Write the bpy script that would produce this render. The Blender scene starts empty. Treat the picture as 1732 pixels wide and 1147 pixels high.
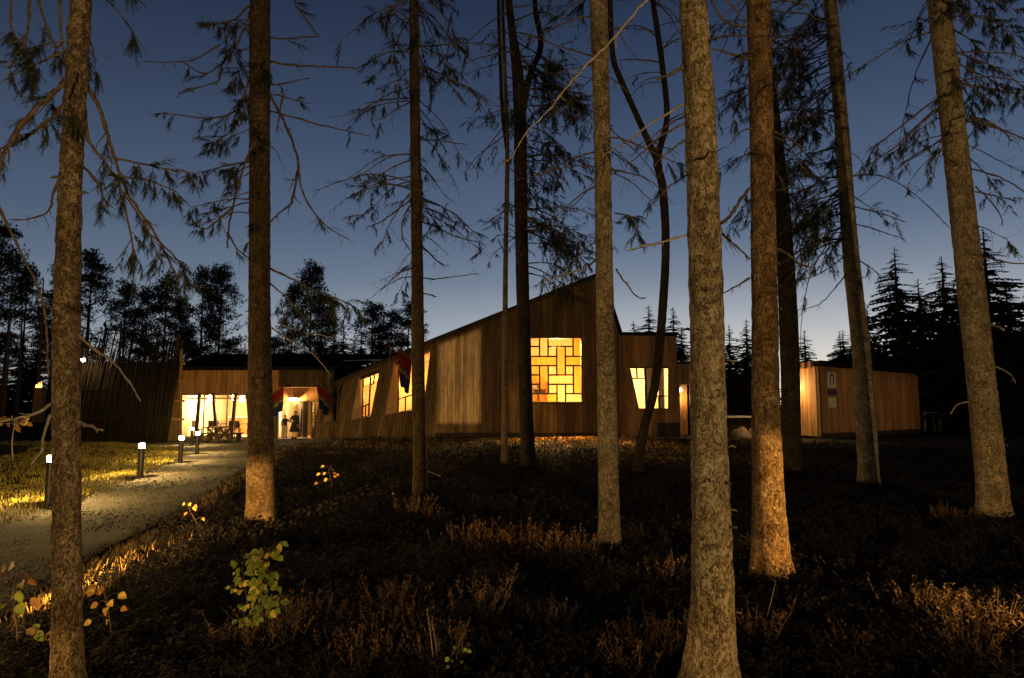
import bpy, math, random
import numpy as np
from mathutils import Vector, noise
R = math.radians
random.seed(7)
rnd = random.Random(11)
C = bpy.context.scene.collection
sc = bpy.context.scene

# ------------------------------------------------------------------ camera
CAM_H, FPX, PITCH = 1.7, 1154.67, math.atan(116.5 / 1154.67)
cd = bpy.data.cameras.new('camera'); cam = bpy.data.objects.new('camera', cd); C.objects.link(cam)
cam.location = (0, 0, CAM_H); cam.rotation_euler = (R(90) + PITCH, 0, 0)
cd.sensor_width = 36; cd.lens = 24; cd.clip_end = 3000; cd.clip_start = 0.05
sc.camera = cam

# ------------------------------------------------------------------ dusk sky
world = bpy.data.worlds.new('World'); sc.world = world; world.use_nodes = True
nt = world.node_tree; nt.nodes.clear()
SUN_AZ = R(27)                       # afterglow to the right of the view axis
wo = nt.nodes.new('ShaderNodeOutputWorld'); bg = nt.nodes.new('ShaderNodeBackground')
sky = nt.nodes.new('ShaderNodeTexSky'); sky.sky_type = 'NISHITA'; sky.sun_disc = False
sky.sun_elevation = R(-3.2); sky.sun_rotation = SUN_AZ
sky.air_density = 1.0; sky.dust_density = 0.6; sky.ozone_density = 2.2
bg.inputs[1].default_value = 0.15
# blue hour: the sky texture plus the pale band that rises from the horizon, strongest over the sunken sun
def wn(t, **k):
    x = nt.nodes.new(t)
    for a_, b_ in k.items(): setattr(x, a_, b_)
    return x
def wmath(op, a_, b_=None, clamp=False):
    x = wn('ShaderNodeMath', operation=op, use_clamp=clamp)
    for i_, q_ in enumerate((a_, b_)):
        if q_ is None: continue
        if isinstance(q_, (int, float)): x.inputs[i_].default_value = q_
        else: nt.links.new(q_, x.inputs[i_])
    return x.outputs[0]
tcw = wn('ShaderNodeTexCoord'); sep = wn('ShaderNodeSeparateXYZ'); nt.links.new(tcw.outputs['Generated'], sep.inputs[0])
dx = wmath('MULTIPLY', sep.outputs[0], math.sin(SUN_AZ)); dy_ = wmath('MULTIPLY', sep.outputs[1], math.cos(SUN_AZ)); dots = wmath('ADD', dx, dy_)
cr0 = wn('ShaderNodeValToRGB'); nt.links.new(sep.outputs[2], cr0.inputs[0]); el = cr0.color_ramp.elements
GR = [(0, (.46, .47, .46)), (.05, (.43, .455, .47)), (.112, (.275, .33, .40)), (.18, (.14, .19, .265)), (.247, (.09, .132, .205)), (.40, (.040, .063, .115)), (.53, (.016, .029, .060)), (1, (.008, .015, .034))]
while len(el) < len(GR): el.new(.5)
for e_, (p_, c_) in zip(el, GR): e_.position = p_; e_.color = (*c_, 1)
side = wmath('ADD', wmath('MULTIPLY', dots, .40), .60)
base = wn('ShaderNodeVectorMath', operation='SCALE'); nt.links.new(cr0.outputs[0], base.inputs[0]); nt.links.new(side, base.inputs['Scale'])
glow = wmath('MULTIPLY', wmath('POWER', wmath('MAXIMUM', dots, 0.0), 6.0), wmath('POWER', wmath('SUBTRACT', 1.0, wmath('MULTIPLY', sep.outputs[2], 3.4), True), 2.0))
gcol = wn('ShaderNodeVectorMath', operation='SCALE'); gcol.inputs[0].default_value = (.46, .36, .22); nt.links.new(glow, gcol.inputs['Scale'])
s1 = wn('ShaderNodeVectorMath', operation='ADD'); nt.links.new(base.outputs[0], s1.inputs[0]); nt.links.new(gcol.outputs[0], s1.inputs[1])
s2 = wn('ShaderNodeVectorMath', operation='SCALE'); nt.links.new(s1.outputs[0], s2.inputs[0]); s2.inputs['Scale'].default_value = 1 / .15
s3 = wn('ShaderNodeVectorMath', operation='ADD'); nt.links.new(s2.outputs[0], s3.inputs[0]); nt.links.new(sky.outputs[0], s3.inputs[1])
nt.links.new(s3.outputs[0], bg.inputs[0]); nt.links.new(bg.outputs[0], wo.inputs[0])
# the last direct glow, almost gone
sl = bpy.data.lights.new('sun', 'SUN'); sl.energy = 0.01; sl.angle = R(10); sl.color = (1, .8, .6)
so = bpy.data.objects.new('sun', sl); C.objects.link(so)
so.rotation_euler = Vector((-math.sin(SUN_AZ), -math.cos(SUN_AZ), -0.09)).to_track_quat('-Z', 'Y').to_euler()
so.location = (20, 60, 30)
sc.view_settings.view_transform = 'Standard'; sc.view_settings.look = 'None'
sc.view_settings.exposure = 0; sc.view_settings.gamma = 1
sc.render.engine = 'CYCLES'
sc.cycles.use_denoising = True
sc.cycles.max_bounces = 6; sc.cycles.transparent_max_bounces = 12
sc.cycles.sample_clamp_indirect = 6
sc.cycles.caustics_reflective = False; sc.cycles.caustics_refractive = False

# ------------------------------------------------------------------ pixel to place
CP, SP = math.cos(PITCH), math.sin(PITCH)
def ray(u, v):
    a = (u - 866) / FPX; b = (573.5 - v) / FPX
    return Vector((a, CP - b * SP, SP + b * CP))
def at(u, v, Y):
    d = ray(u, v); t = Y / d.y
    return Vector((d.x * t, Y, CAM_H + d.z * t))
def gnd(u, v, z=0.0):
    d = ray(u, v); t = (z - CAM_H) / d.z
    return Vector((d.x * t, d.y * t, z))
def xz(u, v, Y):
    p = at(u, v, Y); return (p.x, p.z)

# ------------------------------------------------------------------ materials
MATS = {}
def newmat(name):
    m = bpy.data.materials.new(name); m.use_nodes = True
    n = m.node_tree; b = n.nodes['Principled BSDF']
    MATS[name] = m
    return m, n, b
def nd(n, t, **kw):
    x = n.nodes.new(t)
    for k, v in kw.items():
        setattr(x, k, v)
    return x
def ramp(n, stops):
    r = n.nodes.new('ShaderNodeValToRGB'); e = r.color_ramp.elements
    while len(e) < len(stops): e.new(0.5)
    for i, (p, c) in enumerate(stops):
        e[i].position = p; e[i].color = (*c, 1)
    return r
def noisy(name, stops, scale=4.0, stretch=(1, 1, 1), rough=.9, bump=.3, bdist=.01, detail=6, bscale=None, spec=.2, per_object=0.0, per_island=0.0, sheen=0):
    m, n, b = newmat(name)
    tc = nd(n, 'ShaderNodeTexCoord'); mp = nd(n, 'ShaderNodeMapping'); mp.inputs['Scale'].default_value = stretch
    n.links.new(tc.outputs['Object'], mp.inputs[0])
    t = nd(n, 'ShaderNodeTexNoise'); t.inputs['Scale'].default_value = scale; t.inputs['Detail'].default_value = detail
    n.links.new(mp.outputs[0], t.inputs['Vector'])
    r = ramp(n, stops)
    n.links.new(t.outputs['Fac'], r.inputs[0])
    out = r.outputs[0]
    if per_object or per_island:
        src = nd(n, 'ShaderNodeObjectInfo').outputs['Random'] if per_object else nd(n, 'ShaderNodeNewGeometry').outputs['Random Per Island']
        k = per_object or per_island
        mr = nd(n, 'ShaderNodeMapRange'); mr.inputs['To Min'].default_value = 1 - k; mr.inputs['To Max'].default_value = 1 + k
        n.links.new(src, mr.inputs['Value'])
        mx = nd(n, 'ShaderNodeVectorMath', operation='SCALE'); n.links.new(out, mx.inputs[0]); n.links.new(mr.outputs[0], mx.inputs['Scale'])
        out = mx.outputs[0]
    n.links.new(out, b.inputs['Base Color'])
    b.inputs['Roughness'].default_value = rough; b.inputs['Specular IOR Level'].default_value = spec
    if bump:
        t2 = nd(n, 'ShaderNodeTexNoise'); t2.inputs['Scale'].default_value = bscale or scale * 3; t2.inputs['Detail'].default_value = 5
        n.links.new(mp.outputs[0], t2.inputs['Vector'])
        bp = nd(n, 'ShaderNodeBump'); bp.inputs['Strength'].default_value = bump; bp.inputs['Distance'].default_value = bdist
        n.links.new(t2.outputs['Fac'], bp.inputs['Height']); n.links.new(bp.outputs[0], b.inputs['Normal'])
    return m
def emit(name, col, strength):
    m, n, b = newmat(name)
    b.inputs['Base Color'].default_value = (.02, .02, .02, 1)
    b.inputs['Emission Color'].default_value = (*col, 1); b.inputs['Emission Strength'].default_value = strength
    return m

def bark_mat(name, dark, mid, light, sc_=26.0, lichen=.5):
    m, n, b = newmat(name)
    tc = nd(n, 'ShaderNodeTexCoord'); mp = nd(n, 'ShaderNodeMapping'); mp.inputs['Scale'].default_value = (1, 1, .5)
    n.links.new(tc.outputs['Object'], mp.inputs[0])
    wn_ = nd(n, 'ShaderNodeTexNoise'); wn_.inputs['Scale'].default_value = 11; wn_.inputs['Detail'].default_value = 5
    n.links.new(mp.outputs[0], wn_.inputs['Vector'])
    mix = nd(n, 'ShaderNodeMixRGB'); mix.inputs[0].default_value = .2
    n.links.new(mp.outputs[0], mix.inputs[1]); n.links.new(wn_.outputs['Color'], mix.inputs[2])
    def mth(op, a_, b_=None, c_=None):
        x = nd(n, 'ShaderNodeMath', operation=op)
        for i_, q_ in enumerate((a_, b_, c_)):
            if q_ is None: continue
            if isinstance(q_, (int, float)): x.inputs[i_].default_value = q_
            else: n.links.new(q_, x.inputs[i_])
        return x.outputs[0]
    ve = nd(n, 'ShaderNodeTexVoronoi'); ve.inputs['Scale'].default_value = sc_ * .55; ve.feature = 'DISTANCE_TO_EDGE'
    n.links.new(mix.outputs[0], ve.inputs['Vector'])
    vc = nd(n, 'ShaderNodeTexVoronoi'); vc.inputs['Scale'].default_value = sc_ * .55; n.links.new(mix.outputs[0], vc.inputs['Vector'])
    v2 = nd(n, 'ShaderNodeTexVoronoi'); v2.inputs['Scale'].default_value = sc_ * 1.7; n.links.new(mix.outputs[0], v2.inputs['Vector'])
    ns = nd(n, 'ShaderNodeTexNoise'); ns.inputs['Scale'].default_value = 55; ns.inputs['Detail'].default_value = 8; ns.inputs['Roughness'].default_value = .65
    n.links.new(tc.outputs['Object'], ns.inputs['Vector'])
    big = nd(n, 'ShaderNodeTexNoise'); big.inputs['Scale'].default_value = 2.6; big.inputs['Detail'].default_value = 6; n.links.new(tc.outputs['Object'], big.inputs['Vector'])
    crack = nd(n, 'ShaderNodeMapRange'); crack.inputs['From Max'].default_value = .10; n.links.new(ve.outputs['Distance'], crack.inputs['Value'])
    sepc = nd(n, 'ShaderNodeSeparateColor'); n.links.new(vc.outputs['Color'], sepc.inputs[0])
    h = mth('ADD', mth('MULTIPLY', crack.outputs[0], .20), mth('MULTIPLY', ns.outputs['Fac'], .6))
    h = mth('SUBTRACT', h, mth('MULTIPLY', v2.outputs['Distance'], .24))
    col = mth('ADD', h, mth('MULTIPLY', sepc.outputs[0], .22))
    fi = nd(n, 'ShaderNodeTexNoise'); fi.inputs['Scale'].default_value = 150; fi.inputs['Detail'].default_value = 6; fi.inputs['Roughness'].default_value = .7; n.links.new(mp.outputs[0], fi.inputs['Vector'])
    h = mth('ADD', h, mth('MULTIPLY', mth('SUBTRACT', fi.outputs['Fac'], .5), .35))
    col = mth('ADD', col, mth('MULTIPLY', mth('SUBTRACT', fi.outputs['Fac'], .5), .9))
    col = mth('ADD', col, mth('MULTIPLY', big.outputs['Fac'], .26))
    r = ramp(n, [(.34, dark), (.56, mid), (.86, light)])
    n.links.new(col, r.inputs[0])
    # dark ring scars and whorls
    wv = nd(n, 'ShaderNodeTexNoise'); wm_ = nd(n, 'ShaderNodeMapping'); wm_.inputs['Scale'].default_value = (3, 3, 9); n.links.new(tc.outputs['Object'], wm_.inputs[0]); n.links.new(wm_.outputs[0], wv.inputs['Vector']); wv.inputs['Scale'].default_value = 1.6; wv.inputs['Detail'].default_value = 4
    wr = ramp(n, [(.30, (.35, .33, .3)), (.42, (1, 1, 1))]); n.links.new(wv.outputs['Fac'], wr.inputs[0])
    wx_ = nd(n, 'ShaderNodeMixRGB', blend_type='MULTIPLY'); wx_.inputs[0].default_value = .8; n.links.new(r.outputs[0], wx_.inputs[1]); n.links.new(wr.outputs[0], wx_.inputs[2])
    # pale lichen flecks gathered in patches
    ln = nd(n, 'ShaderNodeTexNoise'); ln.inputs['Scale'].default_value = 26; ln.inputs['Detail'].default_value = 5; n.links.new(tc.outputs['Object'], ln.inputs['Vector'])
    lr = ramp(n, [(.56, (0, 0, 0)), (.64, (1, 1, 1))]); n.links.new(ln.outputs['Fac'], lr.inputs[0])
    lp = ramp(n, [(.45, (0, 0, 0)), (.62, (1, 1, 1))]); n.links.new(big.outputs['Fac'], lp.inputs[0])
    lk = mth('MULTIPLY', mth('MULTIPLY', lr.outputs[0], lp.outputs[0]), lichen)
    lm = nd(n, 'ShaderNodeMixRGB'); lm.inputs[2].default_value = (.36, .33, .25, 1)
    n.links.new(lk, lm.inputs[0]); n.links.new(wx_.outputs[0], lm.inputs[1]); n.links.new(lm.outputs[0], b.inputs['Base Color'])
    b.inputs['Roughness'].default_value = .95; b.inputs['Specular IOR Level'].default_value = .12
    bp = nd(n, 'ShaderNodeBump'); bp.inputs['Strength'].default_value = 1; bp.inputs['Distance'].default_value = .022
    n.links.new(h, bp.inputs['Height']); n.links.new(bp.outputs[0], b.inputs['Normal'])
    return m

def wood_mat(name, dark, light, per=.25, grey=0.0):
    m, n, b = newmat(name)
    tc = nd(n, 'ShaderNodeTexCoord'); oi = nd(n, 'ShaderNodeObjectInfo')
    ad = nd(n, 'ShaderNodeVectorMath', operation='ADD')
    cm = nd(n, 'ShaderNodeCombineXYZ'); ml = nd(n, 'ShaderNodeMath', operation='MULTIPLY'); ml.inputs[1].default_value = 50
    n.links.new(oi.outputs['Random'], ml.inputs[0]); n.links.new(ml.outputs[0], cm.inputs[2])
    n.links.new(tc.outputs['Object'], ad.inputs[0]); n.links.new(cm.outputs[0], ad.inputs[1])
    mp = nd(n, 'ShaderNodeMapping'); mp.inputs['Scale'].default_value = (9, 9, .5)
    n.links.new(ad.outputs[0], mp.inputs[0])
    t = nd(n, 'ShaderNodeTexNoise'); t.inputs['Scale'].default_value = 2.2; t.inputs['Detail'].default_value = 7; t.inputs['Distortion'].default_value = .6
    n.links.new(mp.outputs[0], t.inputs['Vector'])
    r = ramp(n, [(.3, dark), (.7, light)]); n.links.new(t.outputs['Fac'], r.inputs[0])
    # knots
    kp = nd(n, 'ShaderNodeMapping'); kp.inputs['Scale'].default_value = (1, 1, .55); n.links.new(ad.outputs[0], kp.inputs[0])
    kv = nd(n, 'ShaderNodeTexVoronoi'); kv.inputs['Scale'].default_value = 2.6; n.links.new(kp.outputs[0], kv.inputs['Vector'])
    kr = ramp(n, [(.05, (.35, .3, .25)), (.13, (1, 1, 1))]); n.links.new(kv.outputs['Distance'], kr.inputs[0])
    km = nd(n, 'ShaderNodeMixRGB', blend_type='MULTIPLY'); km.inputs[0].default_value = .8
    n.links.new(r.outputs[0], km.inputs[1]); n.links.new(kr.outputs[0], km.inputs[2])
    mr = nd(n, 'ShaderNodeMapRange'); mr.inputs['To Min'].default_value = 1 - per; mr.inputs['To Max'].default_value = 1 + per
    n.links.new(oi.outputs['Random'], mr.inputs['Value'])
    mx = nd(n, 'ShaderNodeVectorMath', operation='SCALE'); n.links.new(km.outputs[0], mx.inputs[0]); n.links.new(mr.outputs[0], mx.inputs['Scale'])
    # broad weathering streaks
    wp = nd(n, 'ShaderNodeMapping'); wp.inputs['Scale'].default_value = (1.2, 1.2, .18); n.links.new(tc.outputs['Object'], wp.inputs[0])
    wt = nd(n, 'ShaderNodeTexNoise'); wt.inputs['Scale'].default_value = 1.3; wt.inputs['Detail'].default_value = 5; n.links.new(wp.outputs[0], wt.inputs['Vector'])
    wr = ramp(n, [(.35, (.5, .48, .46)), (.6, (1, 1, 1))]); n.links.new(wt.outputs['Fac'], wr.inputs[0])
    wm = nd(n, 'ShaderNodeMixRGB', blend_type='MULTIPLY'); wm.inputs[0].default_value = .75
    n.links.new(mx.outputs[0], wm.inputs[1]); n.links.new(wr.outputs[0], wm.inputs[2])
    n.links.new(wm.outputs[0], b.inputs['Base Color'])
    b.inputs['Roughness'].default_value = .8; b.inputs['Specular IOR Level'].default_value = .2
    bp = nd(n, 'ShaderNodeBump'); bp.inputs['Strength'].default_value = .3; bp.inputs['Distance'].default_value = .006
    n.links.new(t.outputs['Fac'], bp.inputs['Height']); n.links.new(bp.outputs[0], b.inputs['Normal'])
    return m

def glass_mat(name, tint=(1, 1, 1), refl=.06):
    m, n, b = newmat(name)
    n.nodes.remove(b)
    tr = nd(n, 'ShaderNodeBsdfTransparent'); tr.inputs[0].default_value = (*tint, 1)
    gl = nd(n, 'ShaderNodeBsdfGlossy'); gl.inputs['Roughness'].default_value = .02
    mx = nd(n, 'ShaderNodeMixShader'); mx.inputs[0].default_value = refl
    n.links.new(tr.outputs[0], mx.inputs[1]); n.links.new(gl.outputs[0], mx.inputs[2])
    n.links.new(mx.outputs[0], n.nodes['Material Output'].inputs[0])
    return m

bark_mat('spruce_bark', (.03, .02, .011), (.17, .125, .075), (.40, .325, .22), 60, .9)
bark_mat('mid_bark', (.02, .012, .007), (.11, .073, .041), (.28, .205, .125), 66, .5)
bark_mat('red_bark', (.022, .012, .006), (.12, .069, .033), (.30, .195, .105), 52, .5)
bark_mat('shaded_brown_bark', (.012, .007, .004), (.06, .037, .019), (.14, .093, .053), 62, .25)  # brown darkened to stand in for weaker lamp light on these trunks
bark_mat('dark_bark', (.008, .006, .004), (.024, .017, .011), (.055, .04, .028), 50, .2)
bark_mat('fine_bark', (.03, .02, .012), (.12, .085, .053), (.25, .195, .135), 90, .5)
noisy('twig', [(.35, (.05, .036, .025)), (.7, (.13, .095, .065))], 30, rough=.95, bump=0)
noisy('pale_twig', [(.35, (.16, .13, .1)), (.7, (.3, .25, .2))], 30, rough=.95, bump=0)
noisy('needles', [(.3, (.010, .014, .006)), (.7, (.028, .034, .015))], 8, rough=.8, bump=0, per_island=.3)
noisy('far_needles', [(.3, (.008, .012, .006)), (.7, (.02, .028, .014))], 3, rough=.9, bump=0)
noisy('far_trunk', [(.3, (.03, .022, .017)), (.7, (.08, .055, .04))], 6, rough=.95, bump=0)
noisy('soil', [(.3, (.004, .003, .002)), (.55, (.010, .007, .004)), (.8, (.022, .015, .009))], 2.2, rough=1, bump=.9, bdist=.05, bscale=22, spec=.05)
noisy('gravel', [(.3, (.005, .0045, .0037)), (.5, (.015, .0133, .011)), (.72, (.042, .0375, .031))], 48, rough=1, bump=1, bdist=.04, bscale=34, spec=.1)
noisy('grass', [(.3, (.05, .042, .006)), (.7, (.16, .13, .018))], 1.2, rough=.8, bump=0, per_island=.35)
noisy('dry_grass', [(.3, (.10, .06, .02)), (.7, (.26, .17, .06))], 1.5, rough=.9, bump=0, per_island=.4)
noisy('heather', [(.3, (.005, .004, .0025)), (.7, (.017, .012, .007))], 1.8, rough=.9, bump=0, per_island=.45)
noisy('heather_tip', [(.3, (.045, .022, .008)), (.7, (.125, .064, .022))], 6, rough=.9, bump=0, per_island=.4)
noisy('leaf_green', [(.3, (.07, .10, .015)), (.7, (.17, .2, .035))], 14, rough=.6, bump=.2, per_island=.25)
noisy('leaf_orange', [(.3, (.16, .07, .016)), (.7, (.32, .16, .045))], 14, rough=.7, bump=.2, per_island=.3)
noisy('leaf_brown', [(.3, (.07, .04, .018)), (.7, (.17, .1, .045))], 14, rough=.8, bump=.2, per_island=.3)
noisy('leaf_yellow', [(.3, (.3, .2, .03)), (.7, (.5, .36, .07))], 14, rough=.7, bump=.2, per_island=.3)
wood_mat('larch', (.065, .036, .016), (.175, .112, .053), .28)
wood_mat('larch_fresh', (.17, .085, .034), (.36, .19, .085), .2)
wood_mat('larch_dark', (.03, .019, .011), (.075, .05, .028))
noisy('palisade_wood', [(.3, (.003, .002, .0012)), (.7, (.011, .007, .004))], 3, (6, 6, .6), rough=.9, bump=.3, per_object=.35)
noisy('room_wood', [(.3, (.36, .235, .11)), (.7, (.5, .34, .17))], 2, (3, 3, .5), rough=.6, bump=0)
noisy('room_white', [(.3, (.66, .6, .5)), (.7, (.74, .68, .58))], 2, rough=.7, bump=0)
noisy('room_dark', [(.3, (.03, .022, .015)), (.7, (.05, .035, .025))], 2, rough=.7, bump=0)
noisy('roof_felt', [(.3, (.006, .0055, .005)), (.7, (.014, .013, .012))], 12, rough=1, bump=.3, spec=0)
noisy('zinc', [(.3, (.16, .16, .165)), (.7, (.25, .25, .26))], 6, rough=.45, bump=.05)
noisy('concrete', [(.3, (.14, .125, .11)), (.7, (.24, .22, .19))], 5, rough=.9, bump=.2)
noisy('plinth_dark', [(.3, (.018, .014, .011)), (.7, (.035, .028, .02))], 5, rough=.9, bump=.2)
noisy('frame_dark', [(.3, (.022, .016, .012)), (.7, (.04, .03, .022))], 9, rough=.5, bump=.05)
noisy('frame_wood', [(.3, (.13, .085, .045)), (.7, (.22, .145, .08))], 9, rough=.6, bump=.1)
noisy('reveal_wood', [(.3, (.4, .25, .11)), (.7, (.54, .36, .17))], 4, (5, 5, .8), rough=.7, bump=.1)
noisy('black_metal', [(.3, (.012, .011, .01)), (.7, (.022, .02, .018))], 9, rough=.45, bump=.05, spec=.4)
noisy('steel', [(.3, (.3, .3, .3)), (.7, (.42, .42, .42))], 9, rough=.35, bump=0, spec=.6)
noisy('flag_red', [(.3, (.12, .008, .004)), (.7, (.17, .012, .006))], 6, rough=.85, bump=.1)
noisy('flag_blue', [(.3, (.006, .011, .032)), (.7, (.009, .017, .05))], 6, rough=.85, bump=.1)
noisy('flag_green', [(.3, (.015, .09, .035)), (.7, (.02, .12, .05))], 6, rough=.85, bump=.1)
noisy('flag_yellow', [(.3, (.2, .11, .012)), (.7, (.25, .15, .018))], 6, rough=.85, bump=.1)
noisy('sign_pale', [(.3, (.34, .29, .21)), (.7, (.42, .36, .27))], 4, rough=.6, bump=0)
noisy('rock', [(.3, (.06, .042, .028)), (.7, (.15, .11, .075))], 5, rough=.9, bump=.6, bdist=.03)
noisy('skin', [(.3, (.42, .25, .17)), (.7, (.5, .31, .22))], 9, rough=.55, bump=0)
noisy('hair', [(.3, (.02, .013, .008)), (.7, (.05, .03, .018))], 30, rough=.6, bump=.2)
noisy('cloth_black', [(.3, (.012, .012, .014)), (.7, (.025, .024, .027))], 20, rough=.9, bump=.2)
noisy('cloth_navy', [(.3, (.014, .018, .028)), (.7, (.028, .033, .05))], 20, rough=.9, bump=.2)
noisy('cloth_beige', [(.3, (.34, .28, .2)), (.7, (.44, .37, .28))], 20, rough=.9, bump=.2)
noisy('shoe', [(.3, (.02, .016, .012)), (.7, (.035, .028, .02))], 20, rough=.6, bump=0)
noisy('curtain', [(.3, (.5, .4, .24)), (.7, (.62, .5, .32))], 5, (8, 8, .3), rough=.9, bump=.3)
glass_mat('glass'); glass_mat('glass_tint', (1, .84, .5), .05); glass_mat('glass_amber', (.95, .7, .3), .05)
WARM = (1.0, .57, .17)
def glow_tube(name, col, strength):
    m, n, b = newmat(name); n.nodes.remove(b)
    tr = nd(n, 'ShaderNodeBsdfTransparent'); em = nd(n, 'ShaderNodeEmission'); em.inputs[0].default_value = (*col, 1); em.inputs[1].default_value = strength
    ad = nd(n, 'ShaderNodeAddShader'); n.links.new(tr.outputs[0], ad.inputs[0]); n.links.new(em.outputs[0], ad.inputs[1]); n.links.new(ad.outputs[0], n.nodes['Material Output'].inputs[0])
glow_tube('bollard_lens', (1.0, .63, .19), 1700)
emit('hood_lens', (1.0, .6, .2), 20)
noisy('stones', [(.3, (.010, .009, .0075)), (.7, (.055, .049, .041))], 3, rough=1, bump=0, per_island=.5)
emit('lamp_white', (1.0, .78, .45), 60)
emit('pendant', (1.0, .80, .48), 30)
emit('star_lamp', (1.0, .68, .3), 500)
emit('flame', (1.0, .32, .05), 9)
def M(n): return MATS[n]

# ------------------------------------------------------------------ mesh helpers
WL = {}
def wl(o): return WL.get(o.name, Vector((0, 0, 0))) if o else Vector((0, 0, 0))
def tag(o, label=None, cat=None, group=None, kind=None):
    if label: o['label'] = label
    if cat: o['category'] = cat
    if group: o['group'] = group
    if kind: o['kind'] = kind
    return o
def empty(name, loc, label=None, cat=None, group=None):
    o = bpy.data.objects.new(name, None); C.objects.link(o); o.location = loc; o.empty_display_size = .2
    WL[o.name] = Vector(loc)
    return tag(o, label, cat, group)
class MB:
    def __init__(s): s.v = []; s.f = []
    def quad(s, *p):
        k = len(s.v); s.v += [tuple(x) for x in p]; s.f.append(tuple(range(k, k + len(p)))); return s
    def box(s, x0, x1, y0, y1, z0, z1):
        k = len(s.v)
        s.v += [(x0, y0, z0), (x1, y0, z0), (x1, y1, z0), (x0, y1, z0), (x0, y0, z1), (x1, y0, z1), (x1, y1, z1), (x0, y1, z1)]
        s.f += [tuple(k + i for i in q) for q in ((0, 3, 2, 1), (4, 5, 6, 7), (0, 1, 5, 4), (1, 2, 6, 5), (2, 3, 7, 6), (3, 0, 4, 7))]
        return s
    def bar(s, a, b, w, d, up=(0, 0, 1)):
        a = Vector(a); b = Vector(b); t = (b - a).normalized(); u = Vector(up)
        if abs(t.dot(u)) > .97: u = Vector((0, 1, 0))
        n1 = t.cross(u).normalized() * w / 2; n2 = t.cross(n1).normalized() * d / 2
        k = len(s.v)
        for p in (a, b):
            for i, j in ((-1, -1), (1, -1), (1, 1), (-1, 1)): s.v.append(tuple(p + n1 * i + n2 * j))
        s.f += [tuple(k + i for i in q) for q in ((3, 2, 1, 0), (4, 5, 6, 7), (0, 1, 5, 4), (1, 2, 6, 5), (2, 3, 7, 6), (3, 0, 4, 7))]
        return s
    def tube(s, pts, rad, seg=6, cap=True):
        pts = [Vector(p) for p in pts]; n = len(pts); k = len(s.v)
        prev = None
        for i, p in enumerate(pts):
            t = (pts[min(i + 1, n - 1)] - pts[max(i - 1, 0)])
            t = t.normalized() if t.length > 1e-9 else Vector((0, 0, 1))
            if prev is None:
                a = t.orthogonal().normalized()
            else:
                a = prev - t * prev.dot(t); a = a.normalized() if a.length > 1e-6 else t.orthogonal().normalized()
            prev = a; b2 = t.cross(a)
            r = rad[i] if isinstance(rad, (list, tuple)) else rad
            for q in range(seg):
                an = 2 * math.pi * q / seg
                s.v.append(tuple(p + (a * math.cos(an) + b2 * math.sin(an)) * r))
        for i in range(n - 1):
            for q in range(seg):
                q2 = (q + 1) % seg
                s.f.append((k + i * seg + q, k + i * seg + q2, k + (i + 1) * seg + q2, k + (i + 1) * seg + q))
        if cap:
            s.f.append(tuple(k + q for q in reversed(range(seg)))); s.f.append(tuple(k + (n - 1) * seg + q for q in range(seg)))
        return s
    def lathe(s, prof, seg=20, c=(0, 0, 0), caps=True):
        k = len(s.v)
        for r, z in prof:
            for q in range(seg):
                an = 2 * math.pi * q / seg; s.v.append((c[0] + r * math.cos(an), c[1] + r * math.sin(an), c[2] + z))
        for i in range(len(prof) - 1):
            for q in range(seg):
                q2 = (q + 1) % seg
                s.f.append((k + i * seg + q, k + i * seg + q2, k + (i + 1) * seg + q2, k + (i + 1) * seg + q))
        if caps:
            s.f.append(tuple(k + q for q in reversed(range(seg)))); s.f.append(tuple(k + (len(prof) - 1) * seg + q for q in range(seg)))
        return s
    def prism(s, poly, fn, d0, d1):
        """poly of (s,z); fn(s,z,depth)->point; extruded from depth d0 to d1"""
        k = len(s.v); n = len(poly)
        for d in (d0, d1):
            for a, b in poly: s.v.append(tuple(fn(a, b, d)))
        s.f.append(tuple(k + i for i in range(n))); s.f.append(tuple(k + n + i for i in reversed(range(n))))
        for i in range(n):
            j = (i + 1) % n; s.f.append((k + j, k + i, k + n + i, k + n + j))
        return s
    def build(s, name, mat, parent=None, smooth=False, loc=None, local=False):
        me = bpy.data.meshes.new(name)
        off = Vector((0, 0, 0)) if local else (wl(parent) if parent else (Vector(loc) if loc else Vector((0, 0, 0))))
        if off.length > 0:
            ox, oy, oz = off; vs = [(a - ox, b - oy, c - oz) for a, b, c in s.v]
        else: vs = s.v
        me.from_pydata(vs, [], s.f); me.update()
        mats = mat if isinstance(mat, (list, tuple)) else [mat]
        for mm in mats: me.materials.append(M(mm) if isinstance(mm, str) else mm)
        if smooth: me.polygons.foreach_set('use_smooth', [True] * len(me.polygons))
        o = bpy.data.objects.new(name, me); C.objects.link(o)
        if parent: o.parent = parent; WL[o.name] = wl(parent)
        elif loc: o.location = loc; WL[o.name] = Vector(loc)
        return o
def copy_tree(o, parent=None):
    c = o.copy(); C.objects.link(c)
    if parent: c.parent = parent
    for ch in list(o.children): copy_tree(ch, c)
    return c
def light(name, kind, loc, power, col=WARM, size=.08, parent=None, rot=None, spot=None, blend=.3):
    l = bpy.data.lights.new(name, kind); l.energy = power; l.color = col
    if kind in ('POINT', 'SPOT'): l.shadow_soft_size = size
    if kind == 'SPOT': l.spot_size = spot; l.spot_blend = blend
    o = bpy.data.objects.new(name, l); C.objects.link(o)
    o.location = Vector(loc) - (wl(parent) if parent else Vector((0, 0, 0)))
    if parent: o.parent = parent
    if rot is not None: o.rotation_euler = rot
    return o
def nz(x, y, z=0.0, s=1.0): return noise.noise(Vector((x * s, y * s, z * s)))
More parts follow.
